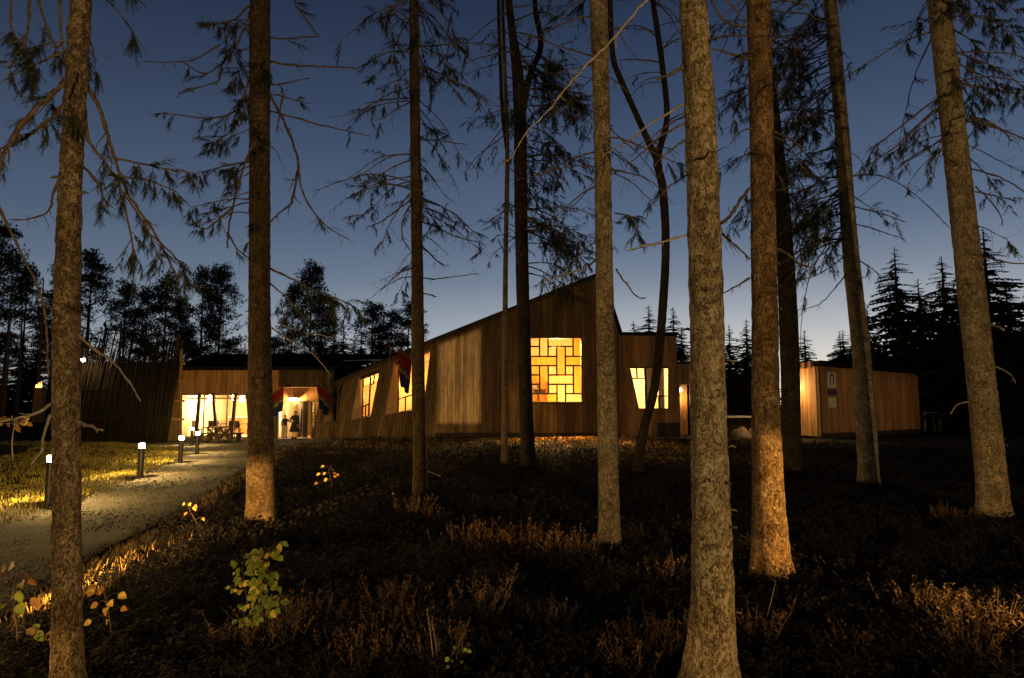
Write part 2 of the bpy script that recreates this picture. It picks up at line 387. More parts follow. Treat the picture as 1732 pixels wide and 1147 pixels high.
# convex clipping in the wall plane
def clip(poly, nx, nz_, d):
    out = []
    for i in range(len(poly)):
        a = poly[i]; b = poly[(i + 1) % len(poly)]
        da = nx * a[0] + nz_ * a[1] - d; db = nx * b[0] + nz_ * b[1] - d
        if da <= 0: out.append(a)
        if (da < 0 < db) or (db < 0 < da):
            t = da / (da - db); out.append((a[0] + (b[0] - a[0]) * t, a[1] + (b[1] - a[1]) * t))
    return out
def area(p): return abs(sum(p[i][0] * p[(i + 1) % len(p)][1] - p[(i + 1) % len(p)][0] * p[i][1] for i in range(len(p)))) / 2
def ccw(p):
    a = sum(p[i][0] * p[(i + 1) % len(p)][1] - p[(i + 1) % len(p)][0] * p[i][1] for i in range(len(p)))
    return p if a > 0 else p[::-1]
def subtract(polys, hole):
    hole = ccw(hole); res = []
    for p in polys:
        cur = p; inner = p
        for i in range(len(hole)):
            a = hole[i]; b = hole[(i + 1) % len(hole)]
            if len(inner) >= 3: inner = clip(inner, b[1] - a[1], -(b[0] - a[0]), (b[1] - a[1]) * a[0] - (b[0] - a[0]) * a[1])
        if len(inner) < 3 or area(inner) < 1e-5: res.append(p); continue
        for i in range(len(hole)):
            a = hole[i]; b = hole[(i + 1) % len(hole)]
            nx, nzz = (b[1] - a[1]), -(b[0] - a[0]); d = nx * a[0] + nzz * a[1]     # inside: n.p <= d
            outp = clip(cur, -nx, -nzz, -d)
            if len(outp) >= 3 and area(outp) > 1e-4: res.append(outp)
            cur = clip(cur, nx, nzz, d)
            if len(cur) < 3: break
    return res
def plane(O, D, N):
    O = Vector(O); D = Vector(D).normalized(); N = Vector(N).normalized()
    return lambda s_, z, d: O + D * s_ + Vector((0, 0, z)) + N * d
def clad(part, outline, holes, fn, bw=.16, th=.025, mat='larch', shear=0.0, gap=.006, name='board'):
    """vertical boards of their own, cut to the wall outline and its openings"""
    T = lambda p: (p[0] - shear * p[1], p[1]); B = lambda p: (p[0] + shear * p[1], p[1])
    ol = ccw([T(p) for p in outline]); hs = [[T(p) for p in h] for h in holes]
    x0 = min(p[0] for p in ol); x1 = max(p[0] for p in ol); k = 0; x = x0
    while x < x1 - .01:
        w = bw * rnd.choice((.8, 1, 1, 1.2))
        st = clip(clip(ol, -1, 0, -(x + gap / 2)), 1, 0, min(x + w, x1) - gap / 2)
        x += w; k += 1
        if len(st) < 3: continue
        ps = [st]
        for h in hs: ps = subtract(ps, h)
        t = th + rnd.choice((0, .008, .018)) * (1 if k % 2 else .5)
        for p in ps:
            if area(p) < .004: continue
            MB().prism([B(q) for q in ccw(p)], fn, 0, t).build(name, mat, part)
def wallpanel(parent, name, outline, holes, fn, d0, d1, mat):
    ps = [ccw(outline)]
    for h in holes: ps = subtract(ps, h)
    m = MB()
    for p in ps: m.prism(ccw(p), fn, d0, d1)
    return m.build(name, mat, parent)

# ------------------------------------------------------------------ ground
def sm(a, b, t):
    t = max(0, min(1, (t - a) / (b - a))); return t * t * (3 - 2 * t)
PATH = [(-10, -4.4, -1.2), (-3, -5.2, -2.2), (3, -6.1, -3.4), (7.3, -6.9, -4.6), (9.6, -7.3, -5.1), (12.6, -7.9, -5.7), (16, -8.9, -6.6),
        (20.5, -10.2, -7.6), (25, -11.8, -9.0), (30, -14.2, -9.6), (32.5, -18.5, -8.2), (37.9, -19.6, -7.6)]   # Y, left, right
def path_edges(y):
    if y <= PATH[0][0]: return PATH[0][1:]
    for a, b in zip(PATH, PATH[1:]):
        if y <= b[0]:
            t = (y - a[0]) / (b[0] - a[0]); t2 = t
            return a[1] + (b[1] - a[1]) * t2, a[2] + (b[2] - a[2]) * t2
    return PATH[-1][1:]
def pathmask(x, y):
    e = path_edges(y) if -12 < y < 38.2 else None
    if not e: return 0.0
    return min(sm(e[0] - .5, e[0] + .15, x), 1 - sm(e[1] - .15, e[1] + .5, x))
def yardmask(x, y):
    # gravelled yard in front of the shed on the right
    lo = 33.5 - max(0, (x - 16)) * .9
    return sm(12.2, 13.6, x) * sm(lo - 1.2, lo + .6, y) * (1 - sm(37.6 + (x - 16) * .78, 38.2 + (x - 16) * .78, y)) if x > 12 else 0.0
def hz(x, y):
    h = .10 * nz(x, y, 3, .35) + .045 * nz(x, y, 7, 1.1)
    h *= sm(-14, -4, y) * .5 + .5
    near_b = sm(30, 36, y)
    h *= 1 - .8 * near_b
    h += .13 * math.exp(-((x - 4.5) / 4.5) ** 2 - ((y - 36.3) / 2.2) ** 2)
    h += 1.1 * math.exp(-((x + 29) / 6.5) ** 2 - ((y - 42) / 5.0) ** 2)
    h *= (1 - .85 * max(pathmask(x, y), yardmask(x, y)))
    return h
def gz(x, y): return hz(x, y) - .05 * max(pathmask(x, y), yardmask(x, y))
def lines(segs):
    out = []
    for a, b, st in segs:
        n = max(1, round((b - a) / st)); out += [a + (b - a) * i / n for i in range(n)]
    return out + [segs[-1][1]]
def sheet(name, xs, ys, fn, mat, keep=None):
    v = [(x, y, fn(x, y)) for y in ys for x in xs]; nx = len(xs); f = []
    for j in range(len(ys) - 1):
        for i in range(nx - 1):
            if keep is None or keep((xs[i] + xs[i + 1]) / 2, (ys[j] + ys[j + 1]) / 2):
                f.append((j * nx + i, j * nx + i + 1, (j + 1) * nx + i + 1, (j + 1) * nx + i))
    m = MB(); m.v = v; m.f = f
    o = m.build(name, mat, smooth=True); return tag(o, kind='structure')
sheet('ground', lines([(-900, -120, 120), (-120, -40, 10), (-40, -16, 1), (-16, 14, .3), (14, 40, 1), (40, 120, 10), (120, 900, 120)]),
      lines([(-400, -40, 60), (-40, -8, 3), (-8, 1, .6), (1, 16, .22), (16, 40, .5), (40, 60, 1.5), (60, 140, 10), (140, 1500, 150)]), gz, 'soil')
# path: a strip that follows the ground
pm = MB(); ysr = lines([(-12, 4, .5), (4, 20, .25), (20, 38.1, .4)]); NX = 16
for y in ysr:
    e = path_edges(max(y, -10))
    for i in range(NX + 1):
        t = i / NX; wob = .12 * nz(y, t * 3, 1, .9) * (1 if i in (0, NX) else 0)
        x = e[0] + (e[1] - e[0]) * t + wob; pm.v.append((x, y, hz(x, y) + .012 + .015 * nz(x, y, 2, 2.5) + .045 * max(0, nz(x * .4, y, 5, .8)) - (.03 if i in (0, NX) else 0)))
for j in range(len(ysr) - 1):
    for i in range(NX):
        k = j * (NX + 1) + i; pm.f.append((k, k + 1, k + NX + 2, k + NX + 1))
tag(pm.build('gravel_path', 'gravel', smooth=True), 'pale gravel path curving from the left corner to the entrance', kind='structure')
sheet('gravel_yard', lines([(12.6, 40, .6)]), lines([(14, 60, .6)]), lambda x, y: hz(x, y) + .015 - .06 * (1 - min(1, yardmask(x, y) * 2)), 'gravel', keep=lambda x, y: yardmask(x, y) > .25)

# ------------------------------------------------------------------ the timber building
YF = 38.0
B = empty('timber_building', (0, YF, 0), 'long timber clad building with a glazed front, sloping roof and lit windows', 'building')
FN = plane((0, YF, 0), (1, 0, 0), (0, -1, 0))
def X(u, v=690, Y=YF): return at(u, v, Y).x
def Z(v, Y=YF): return at(866, v, Y).z
def room(name, poly, y0, y1, mat):
    """inside faces of a room: floor, walls, ceiling and back, open to the front"""
    m = MB(); n = len(poly); p = ccw(poly)
    for i in range(n):
        a, b = p[i], p[(i + 1) % n]
        m.quad((a[0], y0, a[1]), (b[0], y0, b[1]), (b[0], y1, b[1]), (a[0], y1, a[1]))
    m.quad(*[(q[0], y1, q[1]) for q in p])
    return m.build(name, mat, B)

# --- gable hall, its roof line climbs to the right
HB = .34                                       # foot of the cladding
hall = [(X(737), HB), (X(1049), HB), xz(1047, 566, YF), xz(1018, 466, YF), xz(737, 578, YF)]
wx = [897, 913, 927.7, 942.4, 957, 970.5, 985]; wz = [571, 586, 602.7, 618.4, 634.2, 650, 666, 681]
wxs = [X(u) for u in wx]; wzs = [Z(v) for v in wz]
hole_big = [(wxs[0], wzs[-1]), (wxs[-1], wzs[-1]), (wxs[-1], wzs[0]), (wxs[0], wzs[0])]
gw = wallpanel(B, 'gable_wall', hall, [hole_big], FN, -.22, 0, 'larch_dark')
clad(gw, hall, [hole_big], FN, bw=.2, mat='larch', gap=.022, th=.03)
wallpanel(B, 'plinth', [(X(737), -.3), (X(1049), -.3), (X(1049), HB), (X(737), HB)], [], FN, -.3, -.06, 'plinth_dark')
# big window with its basket-weave glazing
fm = MB(); fr = .05
x0, x1, z0, z1 = wxs[0], wxs[-1], wzs[-1], wzs[0]
for a in ((x0, x1, z1 - fr, z1), (x0, x1, z0, z0 + fr)): fm.box(a[0], a[1], YF - .03, YF + .25, a[2], a[3])
for a in ((x0, x0 + fr), (x1 - fr, x1)): fm.box(a[0], a[1], YF - .03, YF + .25, z0 + fr, z1 - fr)
bigwin = fm.build('window', 'frame_wood', B)
MB().box(x0 - .08, x1 + .08, YF - .16, YF - .035, z0 - .07, z0 - .005).build('sill', 'frame_dark', bigwin)
PANES = [(0,0,1,1),(1,0,1,2),(2,0,3,1),(5,0,1,2),(0,1,1,1),(2,1,1,1),(3,1,1,3),(4,1,1,1),(0,2,3,1),(4,2,2,1),(0,3,1,1),(1,3,1,3),(2,3,1,1),
         (4,3,1,1),(5,3,1,3),(0,4,1,1),(2,4,3,1),(0,5,1,1),(2,5,1,1),(3,5,1,2),(4,5,1,1),(0,6,3,1),(4,6,2,1)]
bm_ = MB(); hb = .045
for c, r_, w, h in PANES:
    a0, a1 = wxs[c], wxs[c + w]; b1, b0 = wzs[r_], wzs[r_ + h]
    MB().box(a0 + hb, a1 - hb, YF + .075, YF + .085, b0 + hb, b1 - hb).build('pane', rnd.choice(('glass', 'glass', 'glass_tint', 'glass_tint')), bigwin)
    for q in ((a0, a1, b1 - hb, b1 + hb), (a0, a1, b0 - hb, b0 + hb)):
        bm_.box(q[0] - hb, q[1] + hb, YF + .05 + rnd.uniform(0, .003), YF + .11 - rnd.uniform(0, .003), max(q[2], z0 + .01) + rnd.uniform(0, .002), min(q[3], z1 - .01) - rnd.uniform(0, .002))
    for q in ((a0 - hb, a0 + hb), (a1 - hb, a1 + hb)):
        bm_.box(max(q[0], x0 + .01), min(q[1], x1 - .01), YF + .053 + rnd.uniform(0, .003), YF + .107 - rnd.uniform(0, .003), b0 - hb, b1 + hb)
bm_.build('glazing_bars', 'black_metal', bigwin)
# hall room behind it, with beams and a stair stringer
hr = [(X(872), .1), (X(1035), .1), (X(1035), Z(575)), (X(1012), Z(500)), (X(872), Z(552))]
room('hall_room', hr, YF + .2, YF + 6.5, 'room_wood')
bmx = MB()
for i, yy in enumerate((1.6, 3.2, 4.8)):
    bmx.bar((X(873), YF + yy, Z(560)), (X(1030), YF + yy, Z(520)), .18, .3)
bmx.build('roof_beams', 'frame_wood', B)
sh = MB()
for k in range(4): sh.box(X(878), X(935), YF + 5.9, YF + 6.4, .5 + k * .8, .56 + k * .8)
for k in range(5): sh.box(X(878 + k * 14), X(878 + k * 14) + .05, YF + 5.9, YF + 6.4, .1, 3.4)
sh.build('shelves', 'frame_wood', B)
light('hall_lamp', 'POINT', (X(945), YF + 2.0, 5.0), 2300, WARM, .25, B)
sp_ = Vector((X(945), YF + 1.1, 5.7))  # spots added inside to throw stronger window light on the ground outside
for k_, dx_ in enumerate((-.9, .9)):
    c_ = sp_ + Vector((dx_, 0, 0)); MB().lathe([(.06, 0), (.07, .12), (.04, .2)], 12, tuple(c_)).build('added_spill_spot', 'black_metal', B)
    light('added_spill_light', 'SPOT', c_ + Vector((0, -.02, -.05)), 22000, WARM, .05, B, (Vector((dx_ * 1.2 + .5, -4.5, -6.2))).to_track_quat('-Z', 'Y').to_euler(), R(84), .6)
light('hall_lamp', 'POINT', (X(975), YF + 4.2, 2.0), 950, WARM, .2, B)
# roof edge of the hall
def roofslab(pts, y0, y1, th, over, name='roof'):
    m = MB(); ps = [Vector((p[0], 0, p[1])) for p in pts]
    for a, b in zip(ps, ps[1:]):
        d = (b - a).normalized(); n = Vector((-d.z, 0, d.x))
        if n.z < 0: n = -n
        m.prism([(a.x, a.z + .002), (b.x, b.z + .002), ((b + n * th).x, (b + n * th).z), ((a + n * th).x, (a + n * th).z)], lambda s_, z, dd: Vector((s_, dd, z)), y0 - over, y1)
    return m.build(name, 'roof_felt', B)
rl = [xz(541, 662, YF), xz(737, 578, YF), xz(1018, 466, YF)]
rf = roofslab(rl, YF, YF + 12, .22, .16)
roofslab([xz(1018, 466, YF), xz(1050, 566, YF)], YF, YF + 12, .12, .06, 'steep_roof')
for nm, a, b in (('eaves_board', 0, 1), ('eaves_board', 1, 2)):
    p, q = rl[a], rl[b]
    MB().bar((p[0], YF - .19, p[1] + .06), (q[0], YF - .19, q[1] + .06), .03, .2).build(nm, 'larch_dark', rf)
# sides and back
MB().quad((X(541), YF + .3, -.2), (X(541), YF + 12, -.2), (X(541), YF + 12, Z(668)), (X(541), YF + .3, Z(668))).build('side_wall', 'larch_dark', B)
MB().quad((X(541), YF + 11.9, -.2), (X(1050), YF + 11.9, -.2), (X(1050), YF + 11.9, Z(567)), (X(1018), YF + 11.9, Z(467)), (X(541), YF + 11.9, Z(664))).build('back_wall', 'larch_dark', B)

# --- bay wing with leaning piers and splayed windows
bay = [(X(536), .02), (X(737) + .0, .02), xz(737, 579, YF), xz(541, 662.5, YF)]
bay[0] = (X(534), .02)
W = [dict(o=[(556.5, 656), (581, 649), (569, 714), (547, 716)], gl=563, lit=False),
     dict(o=[(608, 637), (642, 625), (627, 704), (594, 711)], gl=613, lit=True),
     dict(o=[(667, 614), (728, 593), (716, 690), (651, 702)], gl=673, lit=True)]
holes = [[xz(u, v, YF) for u, v in w['o']] for w in W]
bw_ = wallpanel(B, 'bay_wall', bay, holes, FN, -.2, 0, 'larch_dark')
clad(bw_, bay, holes, FN, bw=.19, mat='larch', shear=.19, gap=.018)
DEP = .55
for w, h in zip(W, holes):
    tl, tr, br, bl = [Vector((p[0], YF - .03, p[1])) for p in h]
    g0 = X(w['gl'], 690, YF + DEP)
    back = lambda x, z: Vector((x, YF + DEP, z))
    tlb, blb, trb, brb = back(g0, tl.z + .0), back(g0, bl.z + .12), back(tr.x + .02, tr.z), back(br.x + .1, br.z + .08)
    gr = MB().quad(tl, bl, blb, tlb).build('window', 'reveal_wood', B)
    MB().quad(tl, tlb, trb, tr).build('head', 'frame_wood', gr)
    MB().quad(bl, br, brb, blb).build('sill', 'frame_wood', gr)
    MB().quad(tr, trb, brb, br).build('reveal', 'reveal_wood', gr)
    fm = MB(); yb = YF + DEP
    for a, b in ((tlb, blb), (blb, brb), (brb, trb), (trb, tlb)): fm.bar(a, b, .11, .09)
    mid = lambda p, q, t: p + (q - p) * t
    m1a, m1b = mid(tlb, trb, .42), mid(blb, brb, .52); fm.bar(m1a, m1b, .09, .07)
    if w['lit']:
        lo0, lo1 = mid(blb, tlb, .27), mid(m1b, m1a, .29); fm.bar(lo0, lo1, .08, .07)
        s0, s1 = mid(tlb, trb, .62), mid(blb, brb, .68)
        fm.bar(s0, mid(s0, s1, .26), .075, .06); fm.bar(mid(s0, s1, .26), mid(m1a, m1b, .26), .075, .06)
        fm.bar(mid(lo0, lo1, .5), mid(blb, m1b, .5), .075, .06)
    fm.build('frame', 'frame_dark', gr)
    for p in ((tlb, blb, m1b, m1a), (m1a, m1b, brb, trb)):
        MB().quad(*[q + Vector((0, .012, 0)) for q in p]).build('pane', 'glass', gr)
    # sloping ledge trim under and above each window
    MB().bar(bl + Vector((-.05, -.06, -.03)), br + Vector((.05, -.06, -.03)), .1, .05).build('drip_board', 'larch', gr)
    MB().bar(tl + Vector((0, -.06, .05)), tr + Vector((.0, -.06, .05)), .1, .05).build('drip_board', 'larch', gr)
# rooms behind the bays: one lit, one dark
room('bay_room', [(X(587), .08), (X(737), .08), (X(737), Z(590)), (X(587), Z(652))], YF + .19, YF + 4.2, 'room_wood')
room('dark_room', [(X(540), .08), (X(585.5), .08), (X(585.5), Z(656)), (X(540), Z(672))], YF + .19, YF + 3.5, 'room_dark')
light('bay_lamp', 'POINT', (X(622), YF + 2.4, 2.5), 430, WARM, .2, B)
light('bay_lamp', 'POINT', (X(690), YF + 2.6, 3.0), 520, WARM, .2, B)
cm = MB()
for c0 in (612, 686):
    for k in range(9):
        xx = X(c0) + k * .06; cm.quad((xx, YF + 3.6 + .04 * (k % 2), .3), (xx + .06, YF + 3.6 + .04 * ((k + 1) % 2), .3), (xx + .06, YF + 3.6 + .04 * ((k + 1) % 2), 2.4), (xx, YF + 3.6 + .04 * (k % 2), 2.4))
cm.build('curtain', 'curtain', B)

# --- flat roofed annex on the right
YA = 38.6
FA = plane((0, YA, 0), (1, 0, 0), (0, -1, 0))
ann = [(X(1046, 690, YA), -.15), (X(1148, 690, YA), -.15), (X(1146, 690, YA), Z(569, YA)), (X(1046, 690, YA), Z(567, YA))]
ha = [xz(u, v, YA) for u, v in ((1064, 622), (1132, 622), (1132, 692), (1079, 692))]
aw = wallpanel(B, 'annex_wall', ann, [ha], FA, -.2, 0, 'larch_dark')
clad(aw, ann, [ha], FA, bw=.15, mat='larch_fresh', shear=0)
MB().box(X(1112, 690, YA), X(1148, 690, YA) + .02, YA - .12, YA - .05, .0, Z(715, YA)).build('plinth', 'plinth_dark', B)
MB().box(X(1046, 690, YA), X(1147, 690, YA) + .1, YA - .12, YA + 6, Z(567, YA), Z(562, YA)).build('roof', 'roof_felt', B)
MB().quad((X(1147.5, 690, YA), YA, 0), (X(1147.5, 690, YA), YA + 6, 0), (X(1146, 690, YA), YA + 6, Z(568, YA)), (X(1146, 690, YA), YA, Z(568, YA))).build('side_wall', 'larch_dark', B)
tl, tr, br, bl = [Vector((p[0], YA + .02, p[1])) for p in ha]
mid = lambda p, q, t: p + (q - p) * t
m0, m1 = mid(tl, tr, .40), mid(bl, br, .13 + .2); m1 = Vector((m0.x + .03, YA + .02, bl.z))
fm = MB()
for a, b in ((tl, tr), (tr, br), (br, bl), (bl, tl), (m0, m1)): fm.bar(a, b, .13, .09)
q0 = Vector((tl.x + .42, YA + .02, tl.z)); q1 = Vector((tl.x + .45, YA + .02, Z(640, YA)))
fm.bar(q0, q1, .09, .07); fm.bar(Vector((tl.x + .2, YA + .02, Z(640, YA))), Vector((m0.x, YA + .02, Z(640, YA))), .1, .07)
fm.bar(Vector((m0.x, YA + .02, Z(670, YA))), Vector((tr.x, YA + .02, Z(670, YA))), .11, .07)
fm.bar(Vector((tr.x - .62, YA + .02, Z(670, YA))), Vector((tr.x - .62, YA + .02, br.z)), .09, .07)
awin = fm.build('window', 'frame_dark', B)
MB().box(bl.x - .05, br.x + .06, YA - .14, YA - .04, bl.z - .06, bl.z - .01).build('sill', 'frame_wood', awin)
for p in ((tl, bl, m1, m0), (m0, m1, br, tr)): MB().quad(*[q + Vector((0, .03, 0)) for q in p]).build('pane', 'glass', awin)
room('annex_room', [(X(1052), .1), (X(1143), .1), (X(1143), Z(590)), (X(1052), Z(590))], YA + .19, YA + 4.2, 'room_white')
light('annex_lamp', 'POINT', (X(1090), YA + 2.2, 3.3), 600, WARM, .2, B)
cm = MB()
for c0, n in ((1098, 7), (1122, 5)):
    for k in range(n):
        xx = X(c0) + k * .07; cm.quad((xx, YA + .5 + .05 * (k % 2), .9), (xx + .07, YA + .5 + .05 * ((k + 1) % 2), .9), (xx + .07, YA + .5 + .05 * ((k + 1) % 2), 4.2), (xx, YA + .5 + .05 * (k % 2), 4.2))
cm.build('curtain', 'curtain', B)
# lower link with a lit door niche beyond the annex
YL = 42.0
lk = [(X(1148, 690, YL) - .3, 0), (X(1180, 690, YL), 0), (X(1180, 690, YL), Z(616, YL)), (X(1148, 690, YL) - .3, Z(616, YL))]
hl = [(X(1150, 690, YL), .05), (X(1168, 690, YL), .05), (X(1168, 690, YL), Z(650, YL)), (X(1150, 690, YL), Z(650, YL))]
FLn = plane((0, YL, 0), (1, 0, 0), (0, -1, 0))
lw = wallpanel(B, 'link_wall', lk, [hl], FLn, -.2, 0, 'larch_dark'); clad(lw, lk, [hl], FLn, bw=.16, mat='larch')
MB().box(X(1148, 690, YL) - .2, X(1182, 690, YL), YL - .3, YL + 5, Z(616, YL), Z(612, YL)).build('roof', 'roof_felt', B)
dr = MB().box(X(1149, 690, YL), X(1169, 690, YL), YL + .9, YL + .96, .05, Z(650, YL)).build('door', 'larch_fresh', B)
MB().box(X(1163, 690, YL), X(1164, 690, YL), YL + .84, YL + .89, 1.0, 1.25).build('handle', 'steel', dr)
wlm = MB().lathe([(.05, 0), (.07, .05), (.07, .16), (.04, .2)], 10, (X(1157.5, 690, YL), YL + .82, Z(652, YL) - .35)).build('wall_lamp', 'pendant', B)
light('niche_lamp', 'POINT', (X(1157, 690, YL), YL + .45, 2.3), 110, WARM, .06, B)
for k, (a, b, yy) in enumerate(((1110, 1172, 37.6),)):
    MB().box(X(a, 690, yy), X(b, 690, yy), yy, yy + 1.1, -.1, .09).build('step', 'concrete', B)

# --- glazed front and entrance on the left
YC = 37.8
FC = plane((0, YC, 0), (1, 0, 0), (0, -1, 0))
xc = lambda u: X(u, 690, YC); zc = lambda v: Z(v, YC)
cz_top, cz_f0 = zc(627), zc(666)
fas = [(xc(300), cz_f0), (xc(470), cz_f0), (xc(470), cz_top + .12), (xc(300), cz_top + .12)]
fw = wallpanel(B, 'fascia_wall', fas, [], FC, -.2, 0, 'larch_dark'); clad(fw, fas, [], FC, bw=.15, mat='larch_fresh')
ent = [(xc(470), zc(655)), (xc(563), zc(655)), (xc(563), zc(624)), (xc(470) + .01, zc(624))]
ew = wallpanel(B, 'fascia_wall', ent, [], FC, -.2, 0, 'larch_dark'); clad(ew, ent, [], FC, bw=.15, mat='larch_dark')
rr = MB(); rr.v = [(xc(296), YC - .35, cz_top), (xc(566), YC - .35, cz_top), (xc(640), YC + 9, Z(604, YC + 9)), (xc(290) - 2, YC + 9, Z(604, YC + 9)),
        (xc(296), YC - .35, cz_top + .2), (xc(566), YC - .35, cz_top + .2), (xc(640), YC + 9, Z(604, YC + 9) + .2), (xc(290) - 2, YC + 9, Z(604, YC + 9) + .2)]
rr.f = [(0, 3, 2, 1), (4, 5, 6, 7), (0, 1, 5, 4), (1, 2, 6, 5), (2, 3, 7, 6), (3, 0, 4, 7)]
crf = rr.build('roof', 'roof_felt', B)
MB().bar((xc(556), YC + 3.0, Z(611, YC + 3)), (xc(650), YC + 5.0, Z(608, YC + 5)), .04, .1).build('ridge_flashing', 'zinc', crf)
# glazing frame, leaning posts
gm = MB()
gx0, gx1 = xc(304), xc(421); gz0, gz1 = .06, cz_f0
for a in ((gx0, gx1, gz1 - .08, gz1 - .001), (gx0, gx1, gz0, gz0 + .08)): gm.box(a[0], a[1], YC + .06, YC + .16, a[2], a[3])
for u in (304, 343, 382, 419.5): gm.box(xc(u), xc(u) + .05, YC + .063, YC + .157, gz0 + .08, gz1 - .08)
gz_ = gm.build('glazed_front', 'frame_wood', B)
for a, b in ((304, 343), (343, 382), (382, 420)):
    MB().box(xc(a) + .05, xc(b), YC + .1, YC + .11, gz0 + .08, gz1 - .08).build('pane', 'glass', gz_)
for t, b in (((338, 665), (331, 741)), ((361, 665), (367, 741)), ((399, 665), (391, 741)), ((419, 665), (424, 741))):
    p, q = at(*t, YC - .12), at(*b, YC - .12); q.z = 0.0; MB().bar(q, p, .15, .15, (0, 1, 0)).build('leaning_post', 'frame_dark', B)
MB().box(xc(421.5), xc(470), YC + .05, YC + .25, 0, cz_f0).build('wall_pier', 'larch_dark', B)
cr = [(xc(302), .05), (xc(462), .05), (xc(462), zc(652)), (xc(302), zc(652))]
room('cafe_room', cr, YC + .18, YC + 7, 'room_white')
bx_ = MB()
for yy in (1.5, 3.2, 4.9): bx_.box(xc(303), xc(461), YC + yy, YC + yy + .22, zc(652) - .4, zc(652) - .05)
bx_.build('ceiling_beams', 'frame_wood', B)
ct = MB().box(xc(330), xc(415), YC + 4.6, YC + 5.3, .06, 1.1).build('counter', 'larch_fresh', B)
MB().box(xc(330) - .1, xc(415) + .1, YC + 4.5, YC + 5.4, 1.1, 1.16).build('counter_top', 'room_white', ct)
shf = MB()
for k in range(3): shf.box(xc(345), xc(400), YC + 6.6, YC + 6.95, 1.5 + .5 * k, 1.54 + .5 * k)
shf.box(xc(400), xc(412), YC + 6.3, YC + 6.9, .06, 2.3)
shf.build('shelves', 'larch_fresh', B)
MB().box(xc(340), xc(456), YC + 6.9, YC + 6.96, 1.95, zc(652) - .3).build('back_panel', 'larch_fresh', B)
gl_ = MB()
for k_ in range(4): gl_.box(xc(303), xc(461), YC + .9 + k_ * 1.6, YC + .98 + k_ * 1.6, 2.2, 2.28)
gl_.build('hanging_rails', 'frame_wood', B)
for u, yy, zz, pw in ((325, 2.2, 2.25, 520), (352, 3.5, 2.3, 560), (380, 2.4, 2.2, 560), (408, 4.0, 2.2, 520), (440, 3, 2.2, 200)):
    lt = empty('pendant_lamp', (xc(u), YC + yy, zz), {325: 'leftmost glowing pendant lamp behind the glazed front', 352: 'glowing pendant lamp behind the first leaning post', 380: 'large glowing pendant lamp near the middle of the glazed front', 408: 'glowing pendant lamp over the counter at the right of the glazed front', 440: 'pendant lamp inside behind the wall pier'}[u], 'lamp', 'pendant lamps inside the glazed room')
    MB().lathe([(.03, .2), (.12, .14), (.17, .02), (.15, -.08), (.06, -.14)], 14, (xc(u), YC + yy, zz)).build('globe', 'pendant', lt, True)
    MB().tube([(xc(u), YC + yy, zz + .2), (xc(u), YC + yy, zc(653))], .012, 5).build('cord', 'black_metal', lt)
    light('pendant_light', 'POINT', (xc(u), YC + yy - .3, zz - .25), pw * .85, (1, .56, .17), .12, lt)
# entrance recess
YE = 39.3
ze = lambda v: Z(v, YE); xe = lambda u: X(u, 690, YE)
FE = plane((0, YE, 0), (1, 0, 0), (0, -1, 0))
ewall = [(xe(458), .02), (xe(563), .02), (xe(563), ze(655)), (xe(458), ze(655))]
h1 = [(xe(482), .03), (xe(527), .03), (xe(525), ze(678)), (xe(482), ze(678))]
h2 = [(xe(529.5), ze(740)), (xe(538), ze(740)), (xe(545), ze(679)), (xe(526.5), ze(679))]
h3 = [(xe(463), ze(722)), (xe(470), ze(722)), (xe(472), ze(680)), (xe(463), ze(680))]
ewp = wallpanel(B, 'entrance_wall', ewall, [h1, h2, h3], FE, -.15, 0, 'larch_dark'); clad(ewp, ewall, [h1, h2, h3], FE, bw=.15, mat='larch_fresh')
for h in (h2, h3):
    g = MB().prism(ccw(h), FE, -.08, -.07).build('side_light', 'glass', B)
bandm = MB()
for k in range(4):
    for j in range(8):
        t0 = j / 8; t1 = (j + 1) / 8; x0_, x1_ = xe(527.5), xe(543.5)
        zz = ze(701 + 4 * k); w0 = .05 * math.sin(t0 * 9 + k * 1.3); w1 = .05 * math.sin(t1 * 9 + k * 1.3)
        bandm.quad((x0_ + (x1_ - x0_) * t0, YE + .05, zz + w0), (x0_ + (x1_ - x0_) * t1, YE + .05, zz + w1), (x0_ + (x1_ - x0_) * t1, YE + .05, zz + w1 + .055), (x0_ + (x1_ - x0_) * t0, YE + .05, zz + w0 + .055))
bandm.build('wavy_glass_bands', 'frame_dark', B)
dr = MB().box(xe(506.5), xe(515), YE - .25, YE - .19, .05, ze(679)).build('door', 'room_dark', B)
MB().box(xe(510.5), xe(511.3), YE - .31, YE - .26, .5, 1.7).build('handle', 'steel', dr)
d2 = MB().box(xe(515.4), xe(524), YE - .35, YE - .29, .05, ze(679)).build('door', 'room_dark', B)
MB().box(xe(515.6), xe(516.3), YE - .41, YE - .36, .05, ze(680)).build('door_edge', 'steel', d2)
room('entrance_hall', [(xe(460), .02), (xe(548), .02), (xe(548), ze(672)), (xe(460), ze(672))], YE + .12, YE + 5.5, 'room_wood')
light('hallway_lamp', 'POINT', (xe(495), YE + 2.6, 2.4), 750, WARM, .15, B)
MB().box(xe(484), xe(489), YE + 5.0, YE + 5.3, .5, 1.9).build('notice_board', 'room_white', B)
# leaning portal posts
MB().bar((xe(469), YE - .9, 0), (xe(477), YE - .9, ze(680)), .28, .12, (0, 1, 0)).build('leaning_post', 'larch_fresh', B)
MB().bar((xe(541), YE - .9, 0), (xe(556), YE - .9, ze(660)), .3, .14, (0, 1, 0)).build('leaning_post', 'larch', B)
MB().box(xe(455), xe(566), YC - .2, YE + .2, -.1, .02).build('threshold_slab', 'concrete', B)
